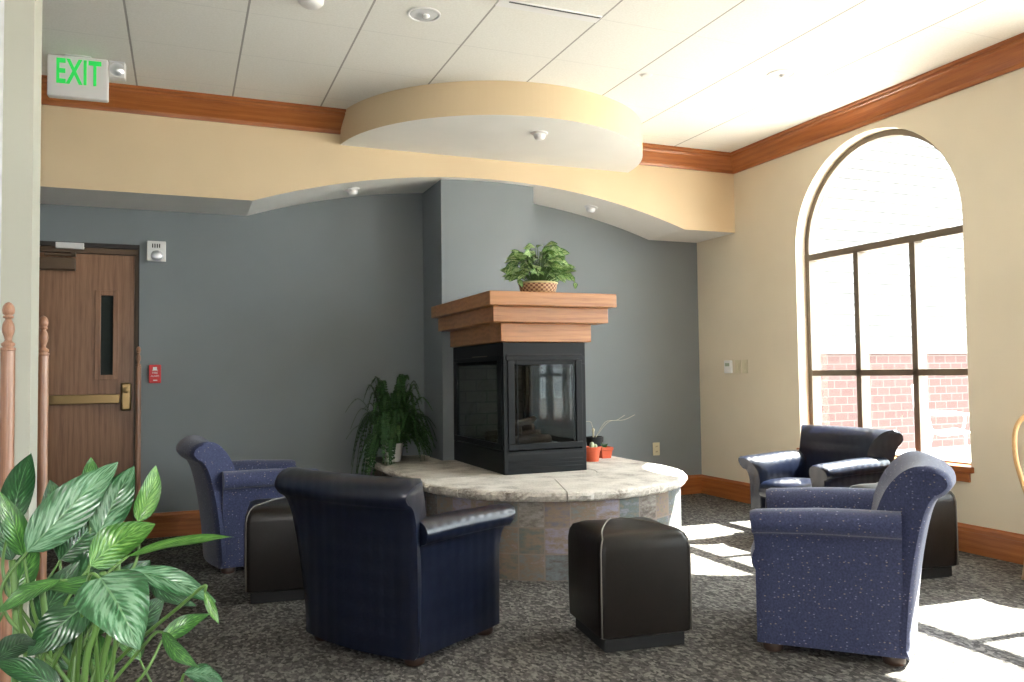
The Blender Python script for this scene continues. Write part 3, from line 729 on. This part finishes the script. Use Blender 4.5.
# ------------------------------------------------------------------ armchairs
def scroll(pts, n=5): return [(p.x, p.y) for p in spline([Vector((a, b_, 0)) for a, b_ in pts], n, True)]
def armchair(label, body, foot, group, fwd=.09, flare=.016, lean=0):
    t = thing('armchair', label, 'armchair', (0, 0, 0), 0, group)
    W = .335            # half width at the base
    # back: section in (y,z), swept across x with a bow
    sec = [(-.150, .038), (-.150, .40), (-.180, .54), (-.222, .66), (-.272, .735), (-.330, .780), (-.390, .788), (-.448, .762), (-.466, .718), (-.442, .682), (-.405, .655), (-.370, .57), (-.335, .40), (-.312, .22), (-.300, .038)]
    sec = [(sec[0])] + [(p.x, p.y) for p in spline([Vector((a, c, 0)) for a, c in sec[1:]], 4)]
    b = MB(); R = []
    for i in range(15):
        s = -1+2*i/14; R.append([])
        for (y, z) in sec:
            k = max(0, (z-.04)/.77)
            hw = W-.004 + flare*k**1.7
            yr = -.305 - .155*max(0, (z-.25)/.53)**1.6      # rear line of the leaning back
            hw -= .085*min(1, max(0, (y-yr-.09)/.10))
            bow = -.045*(1-s*s)*(1 if y < -.22 else .35)
            R[-1].append(Vector((s*hw, y+bow+lean*k*k, z)))
    # rounded ends
    def shrink(r, f, dx):
        c = sum(r, Vector())/len(r); return [Vector((p.x+dx, c.y+(p.y-c.y)*f, c.z+(p.z-c.z)*f)) if True else p for p in r]
    def inset(r, d, dx):
        n = len(r); out = []
        for i, p in enumerate(r):
            a, c = r[i-1], r[(i+1) % n]; tv = Vector((0, c.y-a.y, c.z-a.z)); 
            if tv.length < 1e-6: out.append(p); continue
            tv.normalize(); nn = Vector((0, -tv.z, tv.y)); out.append(p + nn*d + Vector((dx, 0, 0)))
        return out
    e0 = [inset(R[0], sd_*.014, -.012) for sd_ in (1,)][0]; e1 = inset(R[-1], .014, .012)
    R = [e0] + R + [e1]
    b.rings(R); b.build('backrest', body, t, smooth='auto')
    # arms
    for s in (-1, 1):
        # section in (x outward, z)
        asec = [(W-.115, .038), (W-.115, .42), (W-.118, .50), (W-.100, .560), (W-.055, .598), (W-.005, .607), (W+.040, .592), (W+.062, .553), (W+.048, .515), (W+.018, .500), (W+.004, .44), (W-.002, .25), (W-.004, .038)]
        asec = [asec[0]] + [(p.x, p.y) for p in spline([Vector((a, c, 0)) for a, c in asec[1:]], 4)]
        b = MB(); R = []
        ysn = [-.285, -.15, -.06, .03, .12, .20, .265, .285]
        for i, y in enumerate(ysn):
            ring = []
            for (x, z) in asec:
                k = max(0, (z-.40)/.2)
                yy = y + (fwd*k*k if i >= 5 else 0)
                drop = -.022*max(0, (y-.0)/.33)*k if z > .4 else 0
                xx = x + (.010*k if y > .2 else 0)
                if i == 7:
                    cx, cz = W-.03, z
                    xx = xx + (cx-xx)*.16
                ring.append(Vector((s*xx, yy, z+drop-(0.006 if i == 7 and z > .5 else 0))))
            R.append(ring)
        b.rings(R); b.build('arm', body, t, smooth='auto')
    # seat deck and apron
    b = MB(); b.box(-(W-.116), W-.116, -.152, .262, .038, .295); b.build('seat_base', body, t, bevel=.012)
    # cushion with crowned top and bowed front
    b = MB(); R = []; nx = 10
    cs = [(-.150, .298), (-.150, .400), (-.10, .425), (.05, .438), (.19, .436), (.265, .425), (.302, .405), (.315, .37), (.310, .325), (.285, .298)]
    for i in range(nx+1):
        s = -1+2*i/nx; hw = W-.118
        R.append([Vector((s*hw, y + (.022*(1-s*s) if y > .2 else 0), z + (-.010*s*s if z > .35 else 0))) for y, z in cs])
    b.rings(R); b.build('seat_cushion', body, t, smooth='auto')
    for sx, sy in ((-1, -1), (1, -1), (-1, 1), (1, 1)):
        b = MB(); b.lathe([(.038, 0), (.044, .006), (.045, .024), (.040, .040)], (sx*(W-.055), sy*.235-.01, 0), 16); b.build('foot', foot, t, smooth='auto')
    for ch in t.children: ch.scale = (1, 1, 1.025 if lean == 0 else .99)
    return t
M['footwood'] = plain('dark_foot_wood', (.035, .018, .012), .3)
def heading(hx, hy): return math.atan2(hy, hx) - PI/2
A_H = (.515, .32)
def base_pos(back_mid, h, dback=.30):
    h = Vector((*h, 0)).normalized(); p = Vector((*back_mid, 0)) + h*dback; return (p.x, p.y, 0)
cA = armchair('navy embossed leather armchair seen from behind, left of the front ottoman', M['navy'], M['footwood'], 'navy leather armchairs', .075, .072, .045)
cA.location = base_pos(((.535+.87)/2, (3.75+3.26)/2), A_H); cA.rotation_euler = (0, 0, heading(*A_H))
dup(cA, (4.11, 4.45, 0), heading(-.995, -.098), 'navy leather armchair by the arched window, its seat facing the hearth')
cC = armchair('blue flecked fabric armchair in the right foreground, its back in the sunlight', M['fabric'], plain('foot_wood_pale', (.06, .035, .025), .3), 'blue flecked fabric armchairs', .015)
cC.location = (2.715, 2.86, 0); cC.rotation_euler = (0, 0, heading(-.70, .715))
dup(cC, (.48, 5.58, 0), heading(.95, .10), 'blue flecked fabric armchair against the blue wall, left of the fireplace')

# ------------------------------------------------------------------ ottomans
def ottoman(label):
    t = thing('ottoman', label, 'ottoman', (0, 0, 0), 0, 'dark brown leather cube ottomans')
    b = MB(); b.box(-.195, .195, -.195, .195, 0, .058); b.build('plinth', M['blackmatte'], t, bevel=.004)
    b = MB(); R = []; n = 9; hs = .225
    # rounded cube, slightly domed
    def sq(h, z, r=.035, m=5):
        out = []
        for cx, cy, a0 in ((h-r, h-r, 0), (-h+r, h-r, PI/2), (-h+r, -h+r, PI), (h-r, -h+r, 1.5*PI)):
            for k in range(m+1):
                a = a0 + PI/2*k/m; out.append(Vector((cx+r*math.cos(a), cy+r*math.sin(a), z)))
        return out
    R = [sq(.214, .058, .03), sq(.224, .064, .035), sq(.227, .20), sq(.226, .40), sq(.222, .432, .04), sq(.210, .454, .045), sq(.18, .466, .05), sq(.11, .4705, .05), sq(.02, .472, .015)]
    b.rings(R); body = b.build('upholstered_cube', M['brown'], t, smooth='auto')
    def ztop(x, y):
        d = max(abs(x), abs(y))
        pts = [(0, .472), (.11, .4705), (.18, .466), (.21, .454), (.222, .432)]
        for (a, za), (c, zb) in zip(pts, pts[1:]):
            if d <= c: return za+(zb-za)*(d-a)/(c-a)
        return .432
    for s in (-1, 1):
        e = .2175
        pts = [Vector((s*e, -e, .064)), Vector((s*(e+.001), -e-.001, .2)), Vector((s*e, -e, .40)), Vector((s*.211, -.211, .432)), Vector((s*.201, -.198, .452))]
        for k in range(1, 15):
            f = k/14; x = s*(.20 - .19*f**1.15) + .02*f; y = -.195 + .40*f**.92
            pts.append(Vector((x, y, ztop(x, y)+.001)))
        b = MB(); b.tube(pts, .0036, 8); b.build('piping', M['piping'], body, smooth=True)
    for ch in t.children: ch.scale = (.96, .96, 1.07)
    return t
oA = ottoman('dark brown leather cube ottoman in front of the hearth, nearest the middle')
oA.location = (1.885, 3.24, 0); oA.rotation_euler = (0, 0, -.12)
dup(oA, (.545, 4.66, 0), -.12, 'dark brown leather cube ottoman between the two left armchairs')
dup(oA, (3.945, 3.58, 0), -.10, 'dark brown leather cube ottoman by the right wall, behind the fabric armchair')

# ------------------------------------------------------------------ plants
def leafblade(b, B, T, width, twist=0, arch=.15, fold=.25, side=None, seed=0, wav=.0, n=12, shape='oval'):
    B = Vector(B); T = Vector(T); a = T-B; L = a.length; a.normalize()
    view = ((B+T)/2 - CAM).normalized() if side is None else Vector(side)
    s = a.cross(view)
    if s.length < .05: s = a.cross(Vector((0, 0, 1)))
    s.normalize(); s = Matrix.Rotation(twist, 3, a) @ s
    nn = s.cross(a).normalized()
    if nn.z < 0: nn = -nn
    prof = {'oval': lambda t: (math.sin(PI*min(1, t**.80))**.75)*(1-.25*t), 'lance': lambda t: math.sin(PI*t**.85)**.9, 'heart': lambda t: (math.sin(PI*min(1, (t*.97+.03)**.62))**.8)}[shape]
    mm = 6; V = []; rr = random.Random(seed)
    ph = rr.uniform(0, 6)
    for i in range(n+1):
        t = i/n; c = B + a*(L*t) + nn*(arch*L*math.sin(PI*t)) 
        w = max(.0006, width*.5*prof(min(.9995, max(.0005, t))))
        for j in range(mm+1):
            q = -1+2*j/mm
            V.append(c + s*(q*w) + nn*(abs(q)*w*fold + wav*width*math.sin(t*11+ph+q)*abs(q)))
    F = []; U = []
    for i in range(n):
        for j in range(mm):
            k = i*(mm+1)+j; F.append((k, k+1, k+mm+2, k+mm+1))
            U.append([(j/mm, seed+i/n*.998), ((j+1)/mm, seed+i/n*.998), ((j+1)/mm, seed+(i+1)/n*.998), (j/mm, seed+(i+1)/n*.998)])
    b.add(V, F, U)

# large houseplant in the left foreground
pc = at(70, 700, 1.42); px_, py_ = pc.x, pc.y
bp = thing('potted_houseplant', 'large broad-leaved houseplant with silver and green leaves, left foreground', 'plant', (px_, py_, 0))
O = Vector((px_, py_, 0))
b = MB(); b.lathe([(.12, 0), (.13, .01), (.155, .30), (.165, .31), (.165, .345), (.150, .345), (.146, .30)], n=32, caps=False)
b.lathe([(.001, .0), (.12, .0)], n=32, caps=False)
b.build('planter', plain('planter_brown', (.16, .09, .06), .5), bp, smooth='auto')
b = MB(); b.lathe([(.147, .29), (.147, .305), (.002, .315)], n=24); b.build('soil', M['soil'], bp)
# (base u,v,d) (tip u,v,d) width px, material, twist, arch, shape
LV = [
 ((12,524,1.42),(31,453,1.42),34,'leaf_dark',.3,.10,'oval'),
 ((27,552,1.36),(118,462,1.46),50,'leaf_silver',-.15,.08,'oval'),
 ((98,536,1.50),(134,466,1.54),42,'leaf_silver',.2,.10,'oval'),
 ((138,522,1.52),(156,465,1.56),26,'leaf_lime',.4,.08,'oval'),
 ((88,500,1.58),(91,457,1.60),22,'leaf_green',.2,.1,'oval'),
 ((90,566,1.34),(156,524,1.40),44,'leaf_lime',.35,.22,'oval'),
 ((128,556,1.38),(234,537,1.50),17,'leaf_lime',.95,.05,'lance'),
 ((129,570,1.34),(216,602,1.38),25,'leaf_silver',.35,.14,'lance'),
 ((205,592,1.38),(219,624,1.37),10,'leaf_lime',.3,.03,'lance'),
 ((100,578,1.26),(140,650,1.20),66,'leaf_silver',-.2,.12,'heart'),
 ((91,600,1.34),(27,656,1.28),44,'leaf_dark',.1,.12,'oval'),
 ((60,580,1.30),(-6,616,1.22),20,'leaf_green',.6,.10,'lance'),
 ((38,588,1.30),(116,612,1.20),24,'leaf_green',.6,.25,'lance'),
 ((24,556,1.38),(0,492,1.36),26,'leaf_green',.2,.1,'oval'),
 ((162,640,1.36),(209,614,1.40),22,'leaf_green',.4,.12,'oval'),
 ((150,580,1.48),(196,606,1.46),20,'leaf_dark',.3,.12,'oval'),
 ((163,632,1.34),(200,668,1.30),17,'leaf_green',.5,.12,'lance'),
 ((184,674,1.32),(224,686,1.28),24,'leaf_silver',.7,.14,'oval'),
 ((70,590,1.50),(120,545,1.56),44,'leaf_dark',.0,.1,'oval'),
 ((60,560,1.54),(96,520,1.60),46,'leaf_dark',.1,.1,'oval'),
 ((100,610,1.50),(150,560,1.58),44,'leaf_dark',.2,.1,'oval'),
 ((85,640,1.50),(122,580,1.52),36,'leaf_green',.1,.1,'oval'),
 ((40,620,1.46),(80,560,1.48),36,'leaf_dark',-.2,.1,'oval'),
 ((10,600,1.44),(38,545,1.46),30,'leaf_green',.1,.1,'oval'),
 ((-4,660,1.30),(34,640,1.24),30,'leaf_dark',.5,.1,'oval'),
 ((60,690,1.30),(-8,662,1.26),34,'leaf_dark',.6,.1,'oval'),
 ((120,640,1.46),(164,596,1.52),34,'leaf_dark',.2,.1,'oval'),
 ((70,670,1.50),(30,600,1.55),34,'leaf_dark',.2,.1,'oval'),
 ((110,680,1.48),(70,625,1.52),36,'leaf_green',.3,.1,'oval'),
 ((12,560,1.5),(-12,505,1.5),30,'leaf_dark',.2,.1,'oval'),
 ((60,540,1.6),(50,480,1.62),34,'leaf_dark',.2,.1,'oval'),
 ((140,660,1.5),(110,610,1.52),26,'leaf_green',.3,.1,'oval'),
]
leaves = {}
st = MB()
for k, (B, T, wpx, mn, tw, ar, shp) in enumerate(LV):
    b = leaves.setdefault(mn, MB())
    Bp, Tp = at(*B)-O, at(*T)-O
    # leafblade looks at view from camera, so work in world then shift
    tmp = MB(); leafblade(tmp, at(*B), at(*T), wpx/F_PX*(B[2]+T[2])/2, tw, ar, .18, None, k, .04, 14, shp)
    tmp_v = [tuple(Vector(p)-O) for p in tmp.v]
    b.add(tmp_v, tmp.f, [tmp.uv[i] for i in range(len(tmp.f))])
    # petiole down to a cane
    root = Vector((random.uniform(-.06, .06), random.uniform(-.06, .06), .31))
    d = (Bp-Tp).normalized()
    mid = (root+Bp)/2 + Vector((0, 0, .05)); pre = Bp + d*.05 + Vector((0, 0, -.05))
    pts = spline([root, Vector((root.x*1.1, root.y*1.1, root.z+(Bp.z-root.z)*.55)), pre, Bp], 6)
    st.tube(pts, [.0048 - .0026*i/(len(pts)-1) for i in range(len(pts))], 7)
for mn, b in leaves.items(): b.build('leaves', M[mn], bp, smooth=True, recalc=False)
# thick canes
for (u0_, v0, d0_, u1, v1, d1) in ((103, 572, 1.33, 84, 684, 1.33), (12, 560, 1.38, 15, 684, 1.36), (118, 560, 1.42, 100, 690, 1.42), (42, 590, 1.4, 48, 690, 1.4)):
    p, q = at(u0_, v0, d0_)-O, at(u1, v1, d1)-O
    st.tube(spline([Vector((q.x*.8, q.y*.8, .31)), q, (p+q)/2+Vector((.004, 0, 0)), p], 5), .0055, 8)
st.build('stems', M['stem'], bp, smooth=True)

# Boston fern on the hearth
fc = Vector((1.545, 6.27, HZ))
fr = thing('potted_fern', 'dark green fern spilling over its white pot on the hearth', 'plant', fc)
b = MB(); b.lathe([(.055, 0), (.060, .004), (.078, .12), (.084, .125), (.084, .145), (.074, .145), (.070, .12)], n=28, caps=False); b.lathe([(.001, .001), (.055, .001)], n=28, caps=False); b.build('pot', M['plastic'], fr, smooth='auto')
b = MB(); b.lathe([(.074, .12), (.074, .128), (.002, .135)], n=20); b.build('soil', M['soil'], fr)
b = MB(); rf = random.Random(11)
def frond(b, root, az, L, lift, drop, wmax, seed):
    pts = []; n = 26
    d = Vector((math.cos(az), math.sin(az), 0))
    for i in range(n+1):
        t = i/n
        pts.append(root + d*(L*.62*(t**.75)) + Vector((0, 0, lift*math.sin(min(1, t*1.3)*PI/2) - drop*t**2.8)))
    for q in pts:
        if q.x + fc.x > HX-HR-.03: q.z = max(q.z, .014)
    sd2 = Vector((-d.y, d.x, 0))
    for i in range(1, n+1):
        t = i/n; p = pts[i]; tg = (pts[i]-pts[i-1]).normalized()
        w_ = wmax*(math.sin(PI*min(1, t*.86+.12))**.6)
        for s in (-1, 1):
            a = (sd2*s + tg*.35 + Vector((0, 0, rf.uniform(-.35, .1)))).normalized()
            h = tg*.0075
            q = p + a*w_
            if q.x + fc.x > HX-HR-.03: q.z = max(q.z, .004)
            b.add([p-h, p+a*w_*.5-h*1.2, q, p+a*w_*.5+h*1.2, p+h], [(0, 1, 2, 3, 4)], [[(.3, seed), (.4, seed+.3), (.5, seed+.8), (.6, seed+.4), (.5, seed+.1)]])
    b.tube(pts, .0016, 4, False)
for k in range(190):
    az = rf.uniform(0, 2*PI)
    up_ = k % 3 == 0
    root = Vector((math.cos(az)*.03, math.sin(az)*.03, .13))
    L = rf.uniform(.34, .56) if not up_ else rf.uniform(.14, .34)
    # the wall and the chimney stop fronds going back and right
    dx, dy = math.cos(az), math.sin(az)
    lim = 9
    if dy > .05: lim = min(lim, (YB-fc.y-.03)/dy)
    if dx > .05: lim = min(lim, .355/dx)
    L = min(L, (lim-.05)/.62)
    if L < .1: continue
    lift = rf.uniform(.22, .60) if up_ else rf.uniform(.06, .44)
    drop = rf.uniform(.0, .30) if up_ else rf.uniform(.15, .80)
    if dx > -.2 and abs(L*.62) < .9: drop = min(drop, lift + rf.uniform(-.05, .11))
    elif not (fc.x + dx*L*.62 < HX-HR-.02): drop = min(drop, lift+.11)
    frond(b, root, az, L, lift, drop, rf.uniform(.020, .036), k)
b.build('fronds', M['fern'], fr, recalc=False)

# pothos in a basket on the mantel
pb = Vector((2.26, 5.02, 1.739))
ps = thing('basket_plant', 'variegated trailing plant in a woven basket on the oak mantel', 'plant', pb)
def basketmat():
    mt, n, bb_ = new_mat('woven_basket')
    tc = node(n, 'ShaderNodeTexCoord'); sp = node(n, 'ShaderNodeSeparateXYZ'); n.links.new(tc.outputs['UV'], sp.inputs[0])
    a = math_n(n, 'FLOOR', math_n(n, 'MULTIPLY', sp.outputs[0], 44)); c = math_n(n, 'FLOOR', math_n(n, 'MULTIPLY', sp.outputs[1], 5))
    ch = math_n(n, 'MODULO', math_n(n, 'ADD', a, c), 2)
    n.links.new(ramp(n, ch, [(0, (.20, .07, .03)), (.6, (.58, .36, .19))]), bb_.inputs['Base Color']); bb_.inputs['Roughness'].default_value = .6
    bump(n, bb_, ch, .6, .004); return mt
b = MB(); n = 44; prof = [(.098, 0), (.108, .022), (.113, .045), (.115, .066)]
for (r1, z1), (r2, z2) in zip(prof, prof[1:]):
    for i in range(n):
        a0, a1 = 2*PI*i/n, 2*PI*(i+1)/n
        b.add([(r1*math.cos(a0), r1*math.sin(a0), z1), (r1*math.cos(a1), r1*math.sin(a1), z1), (r2*math.cos(a1), r2*math.sin(a1), z2), (r2*math.cos(a0), r2*math.sin(a0), z2)], [(0, 1, 2, 3)], [[(i/n, z1/.066), ((i+1)/n, z1/.066), ((i+1)/n, z2/.066), (i/n, z2/.066)]])
bk = b.build('basket', basketmat(), ps, recalc=False, solid=.005)
b = MB(); b.tube([(.115*math.cos(2*PI*i/36), .115*math.sin(2*PI*i/36), .068) for i in range(37)], .006, 8, False); b.build('rim', plain('basket_rim', (.66, .58, .30), .6), bk, smooth=True)
b = MB(); b.tube([(.098*math.cos(2*PI*i/36), .098*math.sin(2*PI*i/36), .005) for i in range(37)], .005, 8, False); b.build('foot_ring', plain('basket_foot', (.45, .26, .12), .6), bk, smooth=True)
b = MB(); b.lathe([(.10, .045), (.10, .055), (.002, .06)], n=20); b.build('soil', M['soil'], ps)
b = MB(); sm = MB(); rp = random.Random(21)
for k in range(165):
    az = rp.uniform(0, 2*PI); rr = rp.random()**.6
    d = Vector((math.cos(az), math.sin(az), 0))
    r_ = .03+.12*rr
    h = .09 + .215*math.sqrt(max(0, 1-rr*rr*.85))*rp.uniform(.15, 1.05)
    p = d*r_ + Vector((0, 0, h))
    ln = rp.uniform(.06, .105)
    tip = p + (d*rp.uniform(.5, 1) + Vector((rp.uniform(-.4, .4), rp.uniform(-.4, .4), rp.uniform(-.6, .25)))).normalized()*ln
    leafblade(b, p, tip, ln*rp.uniform(.5, .68), rp.uniform(-.6, .6), .12, .15, (0, .8, -.3), k, .03, 6, 'oval')
    sm.tube(spline([Vector((d.x*.03, d.y*.03, .055)), Vector((d.x*r_*.6, d.y*r_*.6, h*.75)), p], 4), .0018, 5)
for (dx, dy, pts) in ((0, 0, [(.10, -.05, .07), (.15, -.05, .13), (.19, -.06, .12), (.215, -.07, .075)]), (0, 0, [(-.09, -.03, .07), (-.14, -.06, .13), (-.16, -.07, .08), (-.155, -.08, .075)]), (0, 0, [(.02, .02, .06), (.03, .0, .24), (.06, -.01, .255), (.12, -.02, .235)])):
    c = spline([Vector(p) for p in pts], 6); sm.tube(c, .0018, 5)
    for i in (6, 12, 18):
        p = c[min(i, len(c)-1)]; leafblade(b, p, p+Vector((rp.uniform(-.02, .03), -.02, -.045)), .03, .3, .1, .1, (0, .8, -.3), 100+i, 0, 6)
b.build('leaves', M['leaf_pothos'], ps, smooth=True, recalc=False); sm.build('stems', M['stem'], ps, smooth=True)
for dx in (.012, .02):
    pass

ps.scale = (1.14, 1.14, 1.08)
# little succulents on the hearth
def smallpot(u, v, x, y, r, h, label, sq=False, mat='terracotta', plant='cactus'):
    t = thing('succulent_pot', label, 'potted plant', (x, y, HZ), 0); t.scale = (1.35, 1.35, 1.3)
    b = MB()
    if sq:
        def s4(r_, z): return [Vector((r_, r_, z)), Vector((-r_, r_, z)), Vector((-r_, -r_, z)), Vector((r_, -r_, z))]
        b.rings([s4(r*.78, 0), s4(r*.95, h*.72), s4(r*1.04, h*.73), s4(r*1.06, h), s4(r*.92, h), s4(r*.88, h*.8)]); b.build('pot', M[mat], t, bevel=.002)
    else:
        n = 40; R = []
        for k, (rr, z) in enumerate(((.72, 0), (.88, h*.7), (1.0, h*.72), (1.03, h), (.92, h), (.86, h*.82))):
            R.append([Vector((r*rr*math.cos(2*PI*i/n)*(1+(.025 if i % 2 and k < 2 else 0)), r*rr*math.sin(2*PI*i/n)*(1+(.025 if i % 2 and k < 2 else 0)), z)) for i in range(n)])
        b.rings(R); b.build('pot', M[mat], t, smooth='auto')
    b = MB(); b.lathe([(r*.84, h*.84), (.002, h*.86)], n=16, caps=False); b.build('soil', M['soil'], t)
    b = MB()
    if plant == 'cactus':
        n = 20; R = []
        for rr, z in ((.010, 0), (.013, .012), (.013, .028), (.009, .038), (.002, .042)):
            R.append([Vector((rr*(1+.15*(i % 2))*math.cos(2*PI*i/n), rr*(1+.15*(i % 2))*math.sin(2*PI*i/n), h*.84+z)) for i in range(n)])
        b.rings(R)
        b.lathe([(.008, h*.84), (.010, h*.84+.02), (.003, h*.84+.03)], (.02, -.008, 0), 12)
        b.build('cactus', plain('pale_cactus', (.42, .50, .34), .6), t, smooth=True)
    elif plant == 'tuft':
        for i in range(12):
            a = 2*PI*i/12; leafblade(b, (0, 0, h*.84), (math.cos(a)*.022, math.sin(a)*.022, h*.84+.03), .010, 0, .1, .2, (0, .8, -.3), i, 0, 5, 'lance')
        b.build('rosette', M['leaf_green'], t, smooth=True, recalc=False)
    else:
        for a, L in ((.25, .30), (-.15, .22), (2.6, .12)):
            pts = spline([Vector((0, 0, h*.84)), Vector((math.cos(a)*L*.3, -.02, h+.09)), Vector((math.cos(a)*L*.7, -.01, h+.10)), Vector((math.cos(a)*L, 0, h+.13))], 5)
            b.tube(pts, .0011, 4)
        b.lathe([(.004, h*.84), (.006, h+.03), (.010, h+.045), (.004, h+.055)], (-.012, -.01, 0), 10)
        b.build('stem', plain('straw_stem', (.62, .58, .42), .7), t, smooth=True)
    return t
def onh(u, v):
    d = ray(u, v); k = (HZ-CAM.z)/d.z; return CAM + d*k
q = onh(594, 461.5); smallpot(0, 0, q.x, q.y+.03, .050, .085, 'round red ribbed pot of cactus on the hearth beside the fireplace')
q = onh(606, 458.5); smallpot(0, 0, q.x+.01, q.y+.045, .038, .068, 'square red pot on the hearth, rightmost of the small pots', True, plant='tuft')
q = onh(597, 455); smallpot(0, 0, q.x, q.y+.04, .055, .115, 'black plastic pot with thin dry stems behind the red pots', mat='blackmatte', plant='stems')

# ------------------------------------------------------------------ bentwood side chair at the right edge
wc = thing('dining_chair', 'light wooden hoop-back chair in sunlight by the right wall, cut by frame edge', 'chair', (4.39, 2.875, 0), 2.3)
b = MB(); b.lathe([(.18, .43), (.20, .435), (.205, .45), (.19, .462), (.05, .458), (.002, .457)], n=28); b.build('seat', M['chairwood'], wc, smooth='auto')
hoop = spline([Vector((-.17, -.15, .46)), Vector((-.215, -.22, .68)), Vector((-.20, -.26, .86)), Vector((-.11, -.285, .945)), Vector((0, -.29, .965)), Vector((.11, -.285, .945)), Vector((.20, -.26, .86)), Vector((.215, -.22, .68)), Vector((.17, -.15, .46))], 8)
b = MB(); b.tube(hoop, .014, 10); b.build('hoop_back', M['chairwood'], wc, smooth=True)
for k in range(5):
    x = -.10+.05*k; b = MB(); b.tube([(x*.8, -.165, .46), (x*1.15, -.285+abs(x)*.1, .945-abs(x)*.25)], .007, 8); b.build('spindle', M['chairwood'], wc, smooth=True)
for sx in (-1, 1):
    for sy in (-1, 1):
        b = MB(); b.tube([(sx*.13, sy*.12, .435), (sx*.165, sy*.16, .22), (sx*.20, sy*.20, 0)], [.014, .018, .012], 10); b.build('leg', M['chairwood'], wc, smooth=True)
b = MB(); b.tube([(-.17, 0, .2), (.17, 0, .2)], .009, 8); b.tube([(-.172, -.168, .2), (-.172, .168, .2)], .009, 8); b.tube([(.172, -.168, .2), (.172, .168, .2)], .009, 8); b.build('stretcher', M['chairwood'], wc, smooth=True)

# ------------------------------------------------------------------ outside: patio, brick and siding wing, patio chair
b = MB(); b.box(XR+WT, 40, -25, 30, -.10, -.02); struct(b.build('ground_patio', M['concrete']))
ow = thing('neighbouring_wing', 'brick and white siding building wing seen bleached through the arched window', 'building', (5.2, 9.0, -.02))
b = MB(); b.box(0, 30, 0, .3, 0, 1.44); b.build('brick_wall', M['brick'], ow)
b = MB(); b.box(-.02, 30, -.05, .3, 1.44, 1.56); b.build('ledge', M['sidingm'], ow, bevel=.01)
b = MB()
for i in range(26):
    z = 1.56+i*.155
    b.prism([(-.035, z), (-.0, z+.155), (.3, z+.155), (.3, z)], 'x', 0, 30)
b.build('siding', M['sidingm'], ow)
pcp = at(945, 420, 10.0)
pt = thing('patio_chair', 'pale slatted metal patio chair outside the arched window', 'chair', (pcp.x, pcp.y, -.02), -2.2)
b = MB()
for sx in (-.27, .27):
    b.tube(spline([Vector((sx, .28, 0)), Vector((sx, .27, .42)), Vector((sx, -.20, .44)), Vector((sx, -.30, 1.0))], 5), .014, 8)
    b.tube([(sx, -.22, .42), (sx, -.30, 0)], .014, 8)
    b.tube(spline([Vector((sx, .27, .42)), Vector((sx, .26, .64)), Vector((sx, -.25, .66))], 5), .014, 8)
b.tube([(-.27, -.30, 1.0), (.27, -.30, 1.0)], .014, 8); b.tube([(-.27, .27, .42), (.27, .27, .42)], .014, 8)
b.build('frame', M['greymetal'], pt, smooth=True)
b = MB()
for k in range(8):
    x = -.22+k*.063; b.box(x-.012, x+.012, -.20, .26, .425, .435)
    b.tube([(x, -.205, .44), (x, -.30, 1.0)], .010, 6)
b.build('slats', M['greymetal'], pt)
